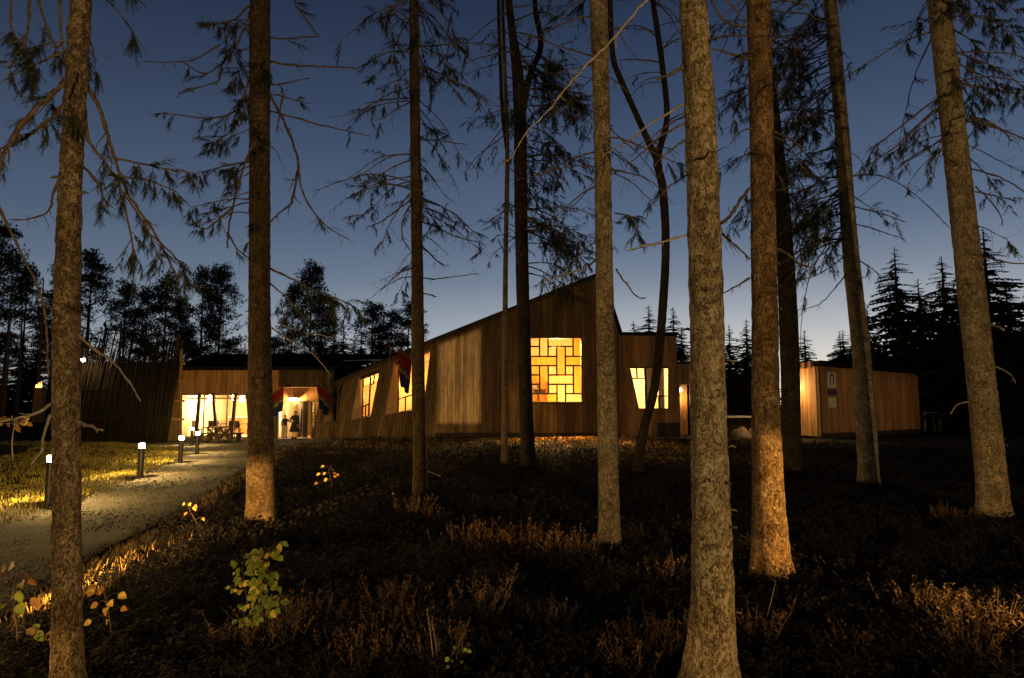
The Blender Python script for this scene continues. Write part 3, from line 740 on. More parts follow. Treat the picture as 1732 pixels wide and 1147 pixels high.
# ceiling of the recess
MB().box(xc(470), xc(560), YC + .21, YE - .01, zc(655), zc(653)).build('soffit', 'larch_fresh', B)
dl = empty('entrance_lamp', (xe(498.5), YE - .3, ze(675)), 'bright dome lamp over the entrance doors', 'lamp')
MB().lathe([(.02, .24), (.05, .2), (.06, .15), (.3, .07), (.33, .04)], 18, (xe(498.5), YE - .3, ze(675))).build('shade', 'steel', dl, True)
MB().lathe([(.24, .035), (.24, -.02), (.18, -.07), (.05, -.1)], 18, (xe(498.5), YE - .3, ze(675))).build('globe', 'lamp_white', dl, True)
MB().tube([(xe(498.5), YE - .3, ze(675) + .22), (xe(498.5), YE - .3, zc(655) - .01)], .02, 6).build('stem', 'black_metal', dl)
light('entrance_light', 'POINT', (xe(498.5), YE - .35, ze(675) - .22), 500, (1, .58, .2), .1, dl)

# ------------------------------------------------------------------ shed on the right
S0 = Vector((at(1388, 740, 37.9).x, 37.9, 0)); S1 = Vector((at(1557.5, 735, 46.4).x, 46.4, 0))
S3 = Vector((at(1336, 740, 41.0).x, 41.0, 0)); S2 = S1 + (S3 - S0)
SH = 4.02
shed = empty('timber_shed', S0, 'small timber shed with an arch sign on its wall and a lamp at its corner', 'shed')
sdir = (S1 - S0).normalized(); sn = Vector((sdir.y, -sdir.x, 0)); L1 = (S1 - S0).length
fS = plane(S0, sdir, sn)
o1 = [(0, .3), (L1, .3), (L1, SH - .05), (0, SH)]
w1 = wallpanel(shed, 'long_wall', o1, [], fS, -.15, 0, 'larch_dark'); clad(w1, o1, [], fS, bw=.2, mat='larch_fresh', gap=.02)
wallpanel(shed, 'plinth', [(0, -.3), (L1, -.3), (L1, .29), (0, .29)], [], fS, -.15, -.05, 'plinth_dark')
ddir = (S3 - S0).normalized(); dn = Vector((-ddir.y, ddir.x, 0))
if dn.y > 0: dn = -dn
fD = plane(S0, ddir, dn); L2 = (S3 - S0).length
o2 = [(0, .12), (L2, .12), (L2, SH), (0, SH)]
w2 = wallpanel(shed, 'end_wall', o2, [], fD, -.15, 0, 'larch_dark'); clad(w2, o2, [], fD, bw=.17, mat='larch_fresh')
rm = MB(); zt = SH
cs = [S0 + sn * .12 - ddir * .12, S1 + sn * .12 + sdir * .1, S2, S3 + ddir * .1]
for dz in (SH + .002, SH + .3):
    for c in cs: rm.v.append((c.x, c.y, dz))
rm.f = [(0, 3, 2, 1), (4, 5, 6, 7), (0, 1, 5, 4), (1, 2, 6, 5), (2, 3, 7, 6), (3, 0, 4, 7)]
srf = rm.build('roof', 'roof_felt', shed)
for k in range(5):
    p = S0 + ddir * (.15 + k * .62) + dn * .3
    MB().box(p.x - .07, p.x + .07, p.y - .1, p.y + .3, SH - .1, SH + .24).build('rafter_end', 'larch_fresh', srf)
MB().quad(*[(c.x, c.y, z) for c, z in ((S1, 0), (S2, 0), (S2, SH), (S1, SH))]).build('back_wall', 'larch_dark', shed)
# its signs
def on_wall(s_, z, d): return fS(s_, z, d)
sgn = empty('arch_sign', fS(1.35, 3.2, .07), 'pale square sign with a dark arch emblem high on the shed wall', 'sign')
def wbox(s0, s1, z0, z1, d0, d1): return MB().prism([(s0, z0), (s1, z0), (s1, z1), (s0, z1)], fS, d0, d1)
wbox(.95, 1.9, 2.83, 3.72, .05, .075).build('panel', 'sign_pale', sgn)
am = MB(); cc = (1.42, 3.38)
for k in range(12):
    a0 = math.pi * k / 12; a1 = math.pi * (k + 1) / 12
    am.prism([(cc[0] + r * math.cos(a), cc[1] + r * 1.1 * math.sin(a)) for r, a in ((.14, a0), (.235, a0), (.235, a1), (.14, a1))], fS, .076, .09)
for s_, dz in ((-1, -.42), (1, -.36)):
    am.prism([(cc[0] + s_ * .14, cc[1]), (cc[0] + s_ * .235, cc[1]), (cc[0] + s_ * .235, cc[1] + dz), (cc[0] + s_ * .14, cc[1] + dz)], fS, .076, .09)
am.build('arch_emblem', 'frame_dark', sgn)
pq = wbox(.9, 1.95, 2.42, 2.74, .05, .085).build('dark_name_plaque', 'frame_dark', None)
tag(pq, 'dark narrow plaque fixed under the arch sign on the shed', 'sign')
pp = wbox(.98, 1.82, 1.72, 2.28, .05, .07).build('notice_panel', 'sign_pale', None)
tag(pp, 'pale blank notice board below the dark plaque on the shed', 'sign')
# corner lamp
lp = S0 + ddir * 2.0 + dn * .3 + Vector((0, 0, 3.05))
sl_ = empty('wall_lamp', lp, 'bright wall lamp on the end of the small shed', 'lamp')
MB().box(lp.x - .05, lp.x + .05, lp.y, lp.y + .25, lp.z, lp.z + .1).build('bracket', 'black_metal', sl_)
MB().lathe([(.05, .1), (.16, .06), (.17, 0), (.12, -.12), (.03, -.14)], 14, (lp.x, lp.y - .12, lp.z)).build('globe', 'lamp_white', sl_, True)
light('shed_light', 'POINT', lp + dn * .55 + Vector((0, 0, -.25)), 420, (1, .56, .18), .1, sl_)

# low lean-to, boulders and trestle between the buildings and beyond the shed
p = gnd(1255, 741); Yq = 43.0
x0, x1 = at(1222, 700, Yq).x, at(1292, 700, Yq).x
ls = empty('lean_to', ((x0 + x1) / 2, Yq, 0), 'low dark lean-to shelter with a flat pale edged roof between the trunks', 'shelter')
zt = at(1255, 706, Yq).z
for a, b in ((x0, Yq), (x1, Yq), (x0, Yq + 2), (x1, Yq + 2)):
    MB().box(a - .06, a + .06, b - .06, b + .06, -.1, zt).build('post', 'larch_dark', ls)
lr_ = MB().box(x0 - .3, x1 + .3, Yq - .3, Yq + 2.3, zt + .001, zt + .1).build('roof', 'roof_felt', ls)
MB().box(x0 - .3, x1 + .3, Yq - .35, Yq - .301, zt - .02, zt + .11).build('edge_trim', 'zinc', lr_)
MB().box(x0 - .1, x1 + .1, Yq + 2.07, Yq + 2.12, 0, zt).build('back_boards', 'larch_dark', ls)
def boulder(name, c, r, label, seed, mat='rock'):
    import bmesh
    bm = bmesh.new(); bmesh.ops.create_icosphere(bm, subdivisions=3, radius=1)
    for v in bm.verts:
        d = 1 + .28 * noise.noise(v.co * 1.3 + Vector((seed, 0, 0))) + .1 * noise.noise(v.co * 4 + Vector((seed, 5, 0)))
        v.co = Vector((v.co.x * r[0] * d, v.co.y * r[1] * d, max(-.3, v.co.z) * r[2] * d))
    me = bpy.data.meshes.new(name); bm.to_mesh(me); bm.free(); me.materials.append(M(mat))
    me.polygons.foreach_set('use_smooth', [True] * len(me.polygons))
    o = bpy.data.objects.new(name, me); C.objects.link(o); o.location = c; tag(o, label, 'boulder'); return o
q = at(1254, 741, 39.5); boulder('boulder', (q.x, 39.5, .0), (.55, .5, .62), 'rounded boulder lit orange in front of the lean-to', 3)
q = at(1271, 738, 40.5); boulder('boulder', (q.x, 40.5, .0), (.2, .2, .5), 'small upright pale stone beside the rounded boulder', 8, 'concrete')
tY = 47.0
x0, x1 = at(1562, 700, tY).x, at(1592, 700, tY).x; zt = at(1575, 698, tY).z
tr_ = empty('trestle', ((x0 + x1) / 2, tY, 0), 'thin pale trestle standing in the dark beyond the shed', 'trestle')
MB().bar((x0, tY, zt), (x1, tY, zt), .05, .05).build('rail', 'zinc', tr_)
for a, b in ((x0, -.1), (x0 + .1, .1), (x1 - .2, -.1), (x1 - .05, .15), ((x0 + x1) / 2, 0)):
    MB().bar((a, tY, zt), (a + b, tY + .2 * (1 if b > 0 else -1), 0), .035, .035).build('leg', 'zinc', tr_)

# ------------------------------------------------------------------ palisade of leaning poles
YP = 34.0
pal = empty('pole_palisade', (at(200, 745, YP).x, YP, 0), 'tall dark palisade of leaning poles beside the glazed front', 'palisade')
bx0, bx1 = at(88, 745, YP).x, at(280, 745, YP).x
tx0, tx1 = at(112, 600, YP).x, at(297, 600, YP).x; ztop = at(200, 611, YP).z
m = MB(); m.quad((bx0, YP + .22, -.1), (bx1, YP + .12, -.1), (tx1, YP + .5, ztop), (tx0, YP + .6, ztop)); m.quad((bx0, YP + .26, -.1), (bx1, YP + .16, -.1), (tx1, YP + .54, ztop), (tx0, YP + .64, ztop))
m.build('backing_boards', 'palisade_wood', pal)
n = 92
for k in range(n):
    t = k / (n - 1); a = bx0 + (bx1 - bx0) * t; b = tx0 + (tx1 - tx0) * t + rnd.uniform(-.08, .08)
    hh = ztop + (rnd.uniform(.5, 1.9) if rnd.random() < .5 + .2 * math.sin(k * .21) else rnd.uniform(-.5, .15))
    if t > .88: hh = ztop + rnd.uniform(.9, 1.7)
    f = hh / ztop
    p0 = Vector((a, YP + .02 + rnd.uniform(-.05, .05), -.15)); p1 = Vector((a + (b - a) * f, YP + .02 + .38 * f + rnd.uniform(-.05, .05), hh))
    mi = (p0 + p1) / 2 + Vector((rnd.uniform(-.05, .05), 0, 0))
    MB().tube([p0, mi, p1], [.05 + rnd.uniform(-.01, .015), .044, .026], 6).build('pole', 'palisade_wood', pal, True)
for zz in (1.2, 2.6):
    f = zz / ztop; MB().bar((bx0 + (tx0 - bx0) * f, YP - .04 + .38 * f, zz), (bx1 + (tx1 - bx1) * f, YP - .04 + .38 * f, zz), .05, .09).build('rail', 'palisade_wood', pal)
# ladder-like end frame
lad = empty('slatted_end_frame', (at(292, 745, 35.2).x, 35.2, 0), 'tall narrow ladder-like timber frame at the right end of the palisade', 'frame')
A0, A1 = at(279, 744, 35.2), at(302, 566, 35.2); B0, B1 = at(305, 744, 35.2), at(307, 590, 35.2); A0.z = B0.z = 0
for a, b in ((A0, A1), (B0, B1)): MB().bar(a, b, .13, .1, (0, 1, 0)).build('stile', 'larch', lad)
for v in (614, 644, 677, 708):
    zz = at(300, v, 35.2).z; pa = A0 + (A1 - A0) * (zz / A1.z); pb = B0 + (B1 - B0) * (zz / B1.z)
    MB().bar(pa + Vector((-.1, -.1, 0)), pb + Vector((.25, -.1, -.05)), .06, .1).build('rung', 'larch_fresh', lad)
for k in range(9):
    t = (k + .7) / 10; pa = A0 + (B0 - A0) * t; pb = A1 + (B1 - A1) * t
    MB().bar(pa + Vector((0, .08, 0)), pb + Vector((0, .08, 0)), .06, .03, (0, 1, 0)).build('slat', 'larch', lad)
# lamp high on the palisade
q = at(141, 609, YP - .35)
lo = empty('palisade_lamp', q, 'small sparkling lamp high on the palisade beside the left trunk', 'lamp')
MB().lathe([(.02, -.08), (.07, -.05), (.09, 0), (.07, .05), (.02, .08)], 12, q).build('globe', 'star_lamp', lo, True)
MB().bar(q + Vector((0, .05, .12)), q + Vector((.05, .9, .12)), .04, .04).build('arm', 'black_metal', lo)
# torch pillar on the mound
Yt = 40.0; q0 = at(65, 712, Yt); q1 = at(65, 656, Yt); g0 = gz(q0.x, Yt)
tp = empty('torch_pillar', (q0.x, Yt, g0), 'slim timber pillar with a small flame on top in the woods at left', 'pillar')
m = MB()
for (h, w) in ((g0 - .2, .25), (q1.z - .05, .22), (q1.z, .27)):
    for i, j in ((-1, -1), (1, -1), (1, 1), (-1, 1)): m.v.append((q0.x + i * w, Yt + j * w, h))
for r_ in range(2):
    for k in range(4): m.f.append((r_ * 4 + k, r_ * 4 + (k + 1) % 4, r_ * 4 + 4 + (k + 1) % 4, r_ * 4 + 4 + k))
m.f.append((8, 9, 10, 11)); m.build('shaft', 'larch', tp)
for dx, r_, h in ((-.12, .06, .2), (.02, .09, .3), (.15, .05, .34)):
    MB().lathe([(.02, 0), (r_, .06), (r_ * .7, h * .55), (.01, h)], 8, (q1.x + dx, Yt, q1.z)).build('flame', 'flame', tp, True)
light('flame_light', 'POINT', (q1.x, Yt - .4, q1.z + .4), 6, (1, .4, .1), .1, tp)

# ------------------------------------------------------------------ bollards along the path
def bollard_mesh():
    r = empty('path_bollard', (0, 0, 0))
    H = .9
    MB().lathe([(.068, -.1), (.068, -.08), (.068, H - .17), (.068, H - .15), (.066, H - .146), (.05, H - .145)], 20).build('post', 'black_metal', r, True, local=True)
    MB().lathe([(.1, .014), (.1, .0)], 20).build('base_plate', 'black_metal', r, False, local=True)
    MB().lathe([(.062, H - .144), (.062, H - .035)], 20, caps=False).build('lens', 'bollard_lens', r, True, local=True)
    light('bollard_light', 'SPOT', (0, 0, H - .04), 1500, (1, .63, .19), .012, r, (0, 0, 0), R(152), .5)
    MB().lathe([(.072, H - .034), (.072, H - .010), (.064, H)], 20).build('cap', 'black_metal', r, True, local=True)
    return r
def gp(u, v): q_ = gnd(u, v); return q_.x, q_.y
BL = [(*gp(82, 854), 'lit black bollard beside the leftmost trunk, nearest of the row'), (*gp(237, 807), 'second lit black bollard along the path, standing alone on the lawn'),
      (*gp(305, 782), 'third lit black bollard from the front of the row'), (*gp(333, 768), 'fourth lit black bollard, to the right of its neighbours by the picnic table'),
      (*gp(324, 754), 'farthest lit black bollard of the row, near the ladder frame'),
      (-7.4, 6.0, 'lit black bollard beside the path outside the left edge of view')]
b0 = bollard_mesh()
for i, (x, y, lab) in enumerate(BL):
    o = b0 if i == 0 else copy_tree(b0)
    o.location = (x, y, gz(x, y)); tag(o, lab, 'bollard', 'lit bollards along the path')

# ------------------------------------------------------------------ lamp post behind the viewer lighting the trunks, and one added ahead
def lamp_post(x, y, h, power, label, size=.12):
    t = empty('lamp_post', (x, y, 0), label, 'lamp', 'lamp posts behind the viewer')
    MB().tube([(x, y, -.2), (x, y, h)], [.06, .045], 10).build('post', 'black_metal', t, True)
    MB().lathe([(.05, 0), (.16, .05), (.18, .3), (.1, .34)], 16, (x, y, h)).build('globe', 'lamp_white', t, True)
    MB().lathe([(.22, .35), (.2, .39), (.03, .44)], 16, (x, y, h)).build('cap', 'black_metal', t, True)
    light('post_light', 'POINT', (x, y + .35, h + .15), power, (1, .66, .235), size, t)
lamp_post(5.5, -10.0, 1.55, 6600, 'warm lamp post on the path behind the viewer at right')
q = at(1300, 700, 37.0); lamp_post(q.x, 37.0, 2.0, 160, 'added lamp post hidden behind the trunk with the glowing foot')  # added out of sight to brighten the ground and boulder near the shed
# low hooded path lights around the viewer: the brim cuts their light off just above knee height
def hooded(x, y, power, lift, label, aim=None, beam=0, spread=12):
    g_ = gz(x, y); H_ = .46; t = empty('hooded_light', (x, y, g_), label, 'lamp', 'hooded path lights')
    MB().tube([(x, y, g_ - .1), (x, y, g_ + H_ - .1)], .03, 10).build('post', 'black_metal', t, True)
    MB().lathe([(.035, -.1), (.035, -.05)], 12, (x, y, g_ + H_)).build('lens', 'hood_lens', t, True)
    MB().lathe([(.26, lift), (.25, lift + .012), (.05, lift + .07), (.01, lift + .08)], 28, (x, y, g_ + H_)).build('hood', 'black_metal', t, True)
    light('hooded_beam', 'POINT', (x, y, g_ + H_), power, (1, .56, .14), .006, t)
    if aim:
        light('hooded_beam', 'SPOT', (x, y, g_ + H_ - .012), beam, (1, .56, .14), .005, t, (Vector((aim[0] - x, aim[1] - y, -.02))).to_track_quat('-Z', 'Y').to_euler(), R(spread), .3)
hooded(-4.3, 2.2, 350, .006, 'low hooded path light outside the left edge of view', (-3.6, 9.7), 14000)
hooded(6.6, 2.0, 500, .03, 'low hooded path light outside the right edge of view', (2.6, 6.9), 5000, 24)
hooded(-.6, -2.6, 140, .01, 'low hooded path light behind the viewer')
# added unseen flood lamps, their openings shaped to throw lit rectangles on gable and shed
def added_flood(L, rect, power, label, rad, col):
    L = Vector(L); cs_ = [at(*r_) for r_ in rect]; mid_ = sum(cs_, Vector()) / 4; ax = (mid_ - L).normalized()
    t = empty('added_flood', (L.x, L.y, 0), label, 'lamp')
    MB().tube([(L.x, L.y - .15, -.2), (L.x, L.y - .15, L.z - .15)], [.06, .05], 10).build('post', 'black_metal', t, True)
    D0 = .6
    near = [L + (c - L) * (.0) + ((c - L) - ax * (c - L).dot(ax)).normalized() * .09 - ax * .08 for c in cs_]
    hole_ = [L + (c - L) * (D0 / (c - L).dot(ax)) for c in cs_]
    cen = sum(hole_, Vector()) / 4
    outer = [cen + (h - cen).normalized() * .16 for h in hole_]
    m = MB()
    for i in range(4):
        j = (i + 1) % 4; m.quad(hole_[i], hole_[j], outer[j], outer[i]); m.quad(outer[i], outer[j], near[j], near[i])
    m.quad(*near); m.build('housing', 'black_metal', t)
    light('added_flood_beam', 'SPOT', L, power, col, rad, t, ax.to_track_quat('-Z', 'Y').to_euler(), R(14), .05)
added_flood((1.2, -9.5, 1.3), ((742, 584, YF), (812, 557, YF), (812, 716, YF), (742, 716, YF)), 120000, 'added flood lamp behind the viewer, shaped to throw the lit gable patch', .002, (1, .70, .30))
added_flood((7.5, -9.5, 2.2), ((1390, 618, 38), (1566, 634, 46), (1566, 742, 46), (1390, 744, 38)), 27000, 'added flood lamp behind the viewer, put there to brighten the shed wall', .012, (1, .62, .2))

# ------------------------------------------------------------------ picnic table and benches
def put(u, v, Y): q = at(u, v, Y); return Vector((q.x, Y, gz(q.x, Y)))
q = put(371, 744, 35.6)
pt = empty('picnic_table', q, 'dark timber picnic table with crossed legs in front of the glazing', 'table')
x, y, z = q; TZ = z + .74
for k in range(5): MB().box(x - .48 + k * .195, x - .48 + k * .195 + .18, y - .9, y + .9, TZ, TZ + .045).build('plank', 'larch_dark', pt)
for yy in (y - .65, y + .65):
    MB().bar((x - .42, yy - .03, z), (x + .38, yy - .03, TZ), .1, .05, (0, 1, 0)).build('leg', 'larch_dark', pt)
    MB().bar((x + .42, yy + .03, z), (x - .38, yy + .03, TZ), .1, .05, (0, 1, 0)).build('leg', 'larch_dark', pt)
MB().box(x - .05, x + .05, y - .64, y + .64, z + .33, z + .41).build('stretcher', 'larch_dark', pt)
for u, lab in ((348, 'dark timber bench left of the picnic table'), (396, 'dark timber bench right of the picnic table')):
    q = put(u, 744, 35.6); x, y, z = q
    bn = empty('bench', q, lab, 'bench', 'benches at the picnic table')
    for k in range(2): MB().box(x - .18 + k * .185, x - .18 + k * .185 + .17, y - .85, y + .85, z + .42, z + .465).build('plank', 'larch_dark', bn)
    for yy in (y - .6, y + .6):
        m = MB(); m.prism([(x - .07, z), (x + .07, z), (x + .16, z + .419), (x - .16, z + .419)], lambda a, b, d: Vector((a, d, b)), yy - .03, yy + .03); m.build('leg', 'larch_dark', bn)
# chairs and tables inside the glazed room
def chair(x, y, rz, lab):
    t = empty('cafe_chair', (x, y, .055), lab, 'chair', 'chairs inside the glazed room')
    L = lambda mb, nm: mb.build(nm, 'frame_dark', t, local=True)
    L(MB().box(-.22, .22, -.22, .22, .43, .47), 'seat')
    L(MB().box(-.22, .22, .19, .23, .5, .92), 'backrest')
    for i in (-1, 1):
        for j in (-1, 1): L(MB().box(i * .19 - .02, i * .19 + .02, j * .18 - .02, j * .18 + .02, 0, .43 if j < 0 else .5), 'leg')
    t.rotation_euler.z = rz
for i, (u, yy, rz) in enumerate(((345, 1.1, .3), (352, 1.3, 2.9), (378, 1.0, -.2), (386, 1.2, 3.3), (318, 1.2, 1.6))):
    chair(xc(u), YC + yy, rz, ['dark chair inside the glazing behind the left bench', 'dark chair backing the picnic table inside the glazing', 'dark chair inside right of the picnic table', 'dark chair inside behind the right bench', 'dark chair inside by the ladder frame'][i])
for u, yy, lab in ((349, 1.9, 'round cafe table inside behind the left bench'), (383, 1.9, 'round cafe table inside behind the right bench')):
    t = empty('cafe_table', (xc(u), YC + yy, .055), lab, 'table', 'tables inside the glazed room')
    MB().lathe([(.4, .72), (.4, .75)], 20).build('table_top', 'larch_dark', t, local=True)
    MB().lathe([(.2, 0), (.2, .02), (.035, .05), (.035, .72)], 14).build('leg', 'black_metal', t, local=True)

# ------------------------------------------------------------------ flags on slanting poles
def flag(tip, foot, Yt, Yf, drop, lab, gather=.45, shift=0.0):
    p0 = at(*foot, Yf); p1 = at(*tip, Yt)
    t = empty('flag', p0, lab, 'flag', 'flags along the front')
    MB().tube([p0 + (p0 - p1) * .12, p1], [.022, .018], 8).build('pole', 'frame_wood', t, True)
    NS, NT = 14, 26; bands = [(.0, .46, 'flag_red'), (.46, .52, 'flag_green'), (.52, .60, 'flag_yellow'), (.60, 1.0, 'flag_blue')]
    def pt_(a, b):
        # a along the pole, b down the cloth
        p = p0 + (p1 - p0) * (.06 + .92 * a)
        c = p0 + (p1 - p0) * (.62 + shift)
        g = gather * b ** 1.4
        p = p * (1 - g) + Vector((c.x, c.y, p.z)) * g
        fold = .07 * math.sin(a * 13 + b * 2.0) * (.3 + b)
        return Vector((p.x + fold * .6, p.y + fold, p.z - drop * b + .25 * drop * b * (a - .5) * 0))
    m = MB(); mi = []
    for j in range(NT + 1):
        for i in range(NS + 1): m.v.append(tuple(pt_(i / NS, j / NT)))
    for j in range(NT):
        for i in range(NS):
            k = j * (NS + 1) + i; m.f.append((k, k + 1, k + NS + 2, k + NS + 1))
            tt = (j + .5) / NT; mi.append([q for q, bb in enumerate(bands) if bb[0] <= tt <= bb[1]][0])
    o = m.build('cloth', [b[2] for b in bands], t, True)
    o.data.polygons.foreach_set('material_index', mi)
    sd = o.modifiers.new('thickness', 'SOLIDIFY'); sd.thickness = .006
flag((671, 587), (698, 610), 36.9, 37.9, 1.9, 'red and blue flag high on the slanting wall beside a trunk')
flag((480, 652), (459, 668), 36.9, 37.7, 1.35, 'red flag with yellow stripe left of the entrance doors', .3)
flag((534, 645), (561, 668), 36.9, 37.9, 1.2, 'dark red flag hanging at the right of the entrance', .5)

# ------------------------------------------------------------------ people at the door
def person(loc, H, lab, dress, top, legs_mat, head_mat_tilt=0.0, facing=math.pi, left_arm=None, right_arm=None):
    t = empty('person', loc, lab, 'person')
    s = H / 1.7
    V_ = []; E_ = []; Rr = []
    def add(p, r, par=None):
        V_.append(Vector(p) * s); Rr.append(r * s)
        if par is not None: E_.append((par, len(V_) - 1))
        return len(V_) - 1
    pel = add((0, 0, .93), .13); wai = add((0, 0, 1.06), .115, pel); che = add((0, .01, 1.25), .135, wai); nek = add((0, 0, 1.43), .06, che)
    hd0 = add((0, -.01, 1.52), .07, nek); hd1 = add((0, -.015, 1.6), .088, hd0); add((0, 0, 1.67), .05, hd1)
    for sx, arm in ((-1, right_arm), (1, left_arm)):
        sh_ = add((sx * .16, 0, 1.37), .062, che)
        el, wr, hn = arm or ((sx * .24, .02, 1.1), (sx * .23, -.06, .86), (sx * .225, -.08, .78))
        e_ = add(el, .045, sh_); w_ = add(wr, .032, e_); h_ = add(hn, .036, w_)
        dv = (Vector(hn) - Vector(wr)).normalized(); sd = dv.cross(Vector((0, 1, 0.2))).normalized()
        for f, ln in ((-1.5, .065), (-.5, .08), (.5, .085), (1.5, .07)):
            b_ = add(Vector(hn) + sd * f * .017 + dv * .03, .0095, h_); add(Vector(hn) + sd * f * .021 + dv * (.03 + ln) + Vector((0, -.015, 0)), .008, b_)
        th_ = add(Vector(hn) + sd * -.035 * sx, .011, h_); add(Vector(hn) + sd * -.055 * sx + dv * .05, .009, th_)
    for sx in (-1, 1):
        hp = add((sx * .09, 0, .86), .092, pel); kn = add((sx * .1, -.015, .48), .062, hp); an = add((sx * .105, .01, .09), .042, kn)
        add((sx * .12, -.12, .045), .036, an)
    me = bpy.data.meshes.new('body'); me.from_pydata([tuple(v) for v in V_], E_, []); me.update()
    me.materials.append(M('skin')); o = bpy.data.objects.new('body', me); C.objects.link(o); o.parent = t
    sk = o.modifiers.new('skin', 'SKIN')
    for i, r in enumerate(Rr):
        me.skin_vertices[0].data[i].radius = (r, r)
    me.skin_vertices[0].data[0].use_root = True
    ss = o.modifiers.new('sub', 'SUBSURF'); ss.levels = 1; ss.render_levels = 1
    A = lambda mb, nm, mt: mb.build(nm, mt, t, True, local=True)
    # face
    A(MB().lathe([(.001, -.012), (.013, -.004), (.013, .006), (.001, .016)], 8, (0, -.098 * s, 1.565 * s)), 'nose', 'skin')
    for sx in (-1, 1):
        A(MB().lathe([(.001, -.01), (.011, 0), (.001, .01)], 8, (sx * .033 * s, -.087 * s, 1.595 * s)), 'eye', 'hair')
        A(MB().lathe([(.001, -.025), (.014, -.01), (.014, .012), (.001, .028)], 8, (sx * .088 * s, 0, 1.58 * s)), 'ear', 'skin')
    A(MB().box(-.024 * s, .024 * s, -.094 * s, -.085 * s, 1.528 * s, 1.538 * s), 'mouth', 'flag_red')
    hm = MB(); 
    for j in range(7):
        ph = math.pi / 2 * j / 6
        for i in range(16):
            a = 2 * math.pi * i / 16; back = max(0, math.sin(a))
            r = (.104 + .012 * back) * s; zz = 1.605 * s + .1 * s * math.sin(ph) - (.14 * s * (back) if j == 0 else 0)
            hm.v.append((r * math.cos(ph) * math.cos(a) if j < 6 else 0, r * math.cos(ph) * math.sin(a) + .012 * s, zz + (.035 * s if (j == 0 and back == 0) else 0)))
    for j in range(6):
        for i in range(16): hm.f.append((j * 16 + i, j * 16 + (i + 1) % 16, (j + 1) * 16 + (i + 1) % 16, (j + 1) * 16 + i))
    A(hm, 'hair', 'hair')
    # clothes that follow the body
    jk = MB(); prof = [(.93 if not dress else 1.02, .165, .125), (1.06, .15, .118), (1.22, .175, .135), (1.34, .185, .125), (1.41, .13, .095), (1.46, .07, .068)]
    for z_, rx, ry in prof:
        for i in range(20):
            a = 2 * math.pi * i / 20; jk.v.append((rx * s * math.cos(a), ry * s * math.sin(a), z_ * s))
    for j in range(len(prof) - 1):
        for i in range(20): jk.f.append((j * 20 + i, j * 20 + (i + 1) % 20, (j + 1) * 20 + (i + 1) % 20, (j + 1) * 20 + i))
    A(jk, 'jacket', top)
    for sx, arm in ((-1, right_arm), (1, left_arm)):
        el, wr, hn = arm or ((sx * .24, .02, 1.1), (sx * .23, -.06, .86), (sx * .225, -.08, .78))
        A(MB().tube([Vector((sx * .13, 0, 1.38)) * s, Vector((sx * .18, 0, 1.33)) * s, Vector(el) * s, Vector(wr) * s], [.075 * s, .072 * s, .058 * s, .044 * s], 12), 'sleeve', top)
    if dress:
        sk_ = MB(); prof = [(1.06, .15, .118), (.95, .19, .15), (.75, .25, .2), (.5, .31, .26), (.4, .33, .28)]
        for z_, rx, ry in prof:
            for i in range(28):
                a = 2 * math.pi * i / 28; w_ = 1 + .06 * math.sin(a * 7) * (1.06 - z_); sk_.v.append((rx * s * w_ * math.cos(a), ry * s * w_ * math.sin(a), z_ * s))
        for j in range(len(prof) - 1):
            for i in range(28): sk_.f.append((j * 28 + i, j * 28 + (i + 1) % 28, (j + 1) * 28 + (i + 1) % 28, (j + 1) * 28 + i))
        A(sk_, 'skirt', legs_mat)
    for sx in (-1, 1):
        if not dress:
            A(MB().tube([Vector((sx * .075, 0, .98)) * s, Vector((sx * .09, 0, .84)) * s, Vector((sx * .1, -.015, .48)) * s, Vector((sx * .105, .01, .08)) * s], [.09 * s, .108 * s, .082 * s, .066 * s], 12), 'trouser_leg', legs_mat)
        A(MB().tube([Vector((sx * .1, .05, .045)) * s, Vector((sx * .11, -.03, .055)) * s, Vector((sx * .12, -.17, .035)) * s], [.045 * s, .052 * s, .035 * s], 10), 'shoe', 'shoe')
    t.rotation_euler.z = facing
    return t
q = at(481.5, 742, 38.2)
person((q.x, 38.2, .02), 1.30, 'short person in dark jacket and pale trousers reaching towards the person in a dress', False, 'cloth_navy', 'cloth_beige', facing=.5,
       left_arm=((.3, -.12, 1.2), (.42, -.28, 1.22), (.48, -.34, 1.23)))
q = at(498, 742, 38.3)
person((q.x, 38.3, .02), 1.52, 'person in a wide dark dress standing before the open doorway', True, 'cloth_black', 'cloth_black', facing=-.25,
       right_arm=((-.27, -.06, 1.14), (-.2, -.22, 1.24), (-.15, -.29, 1.27)))

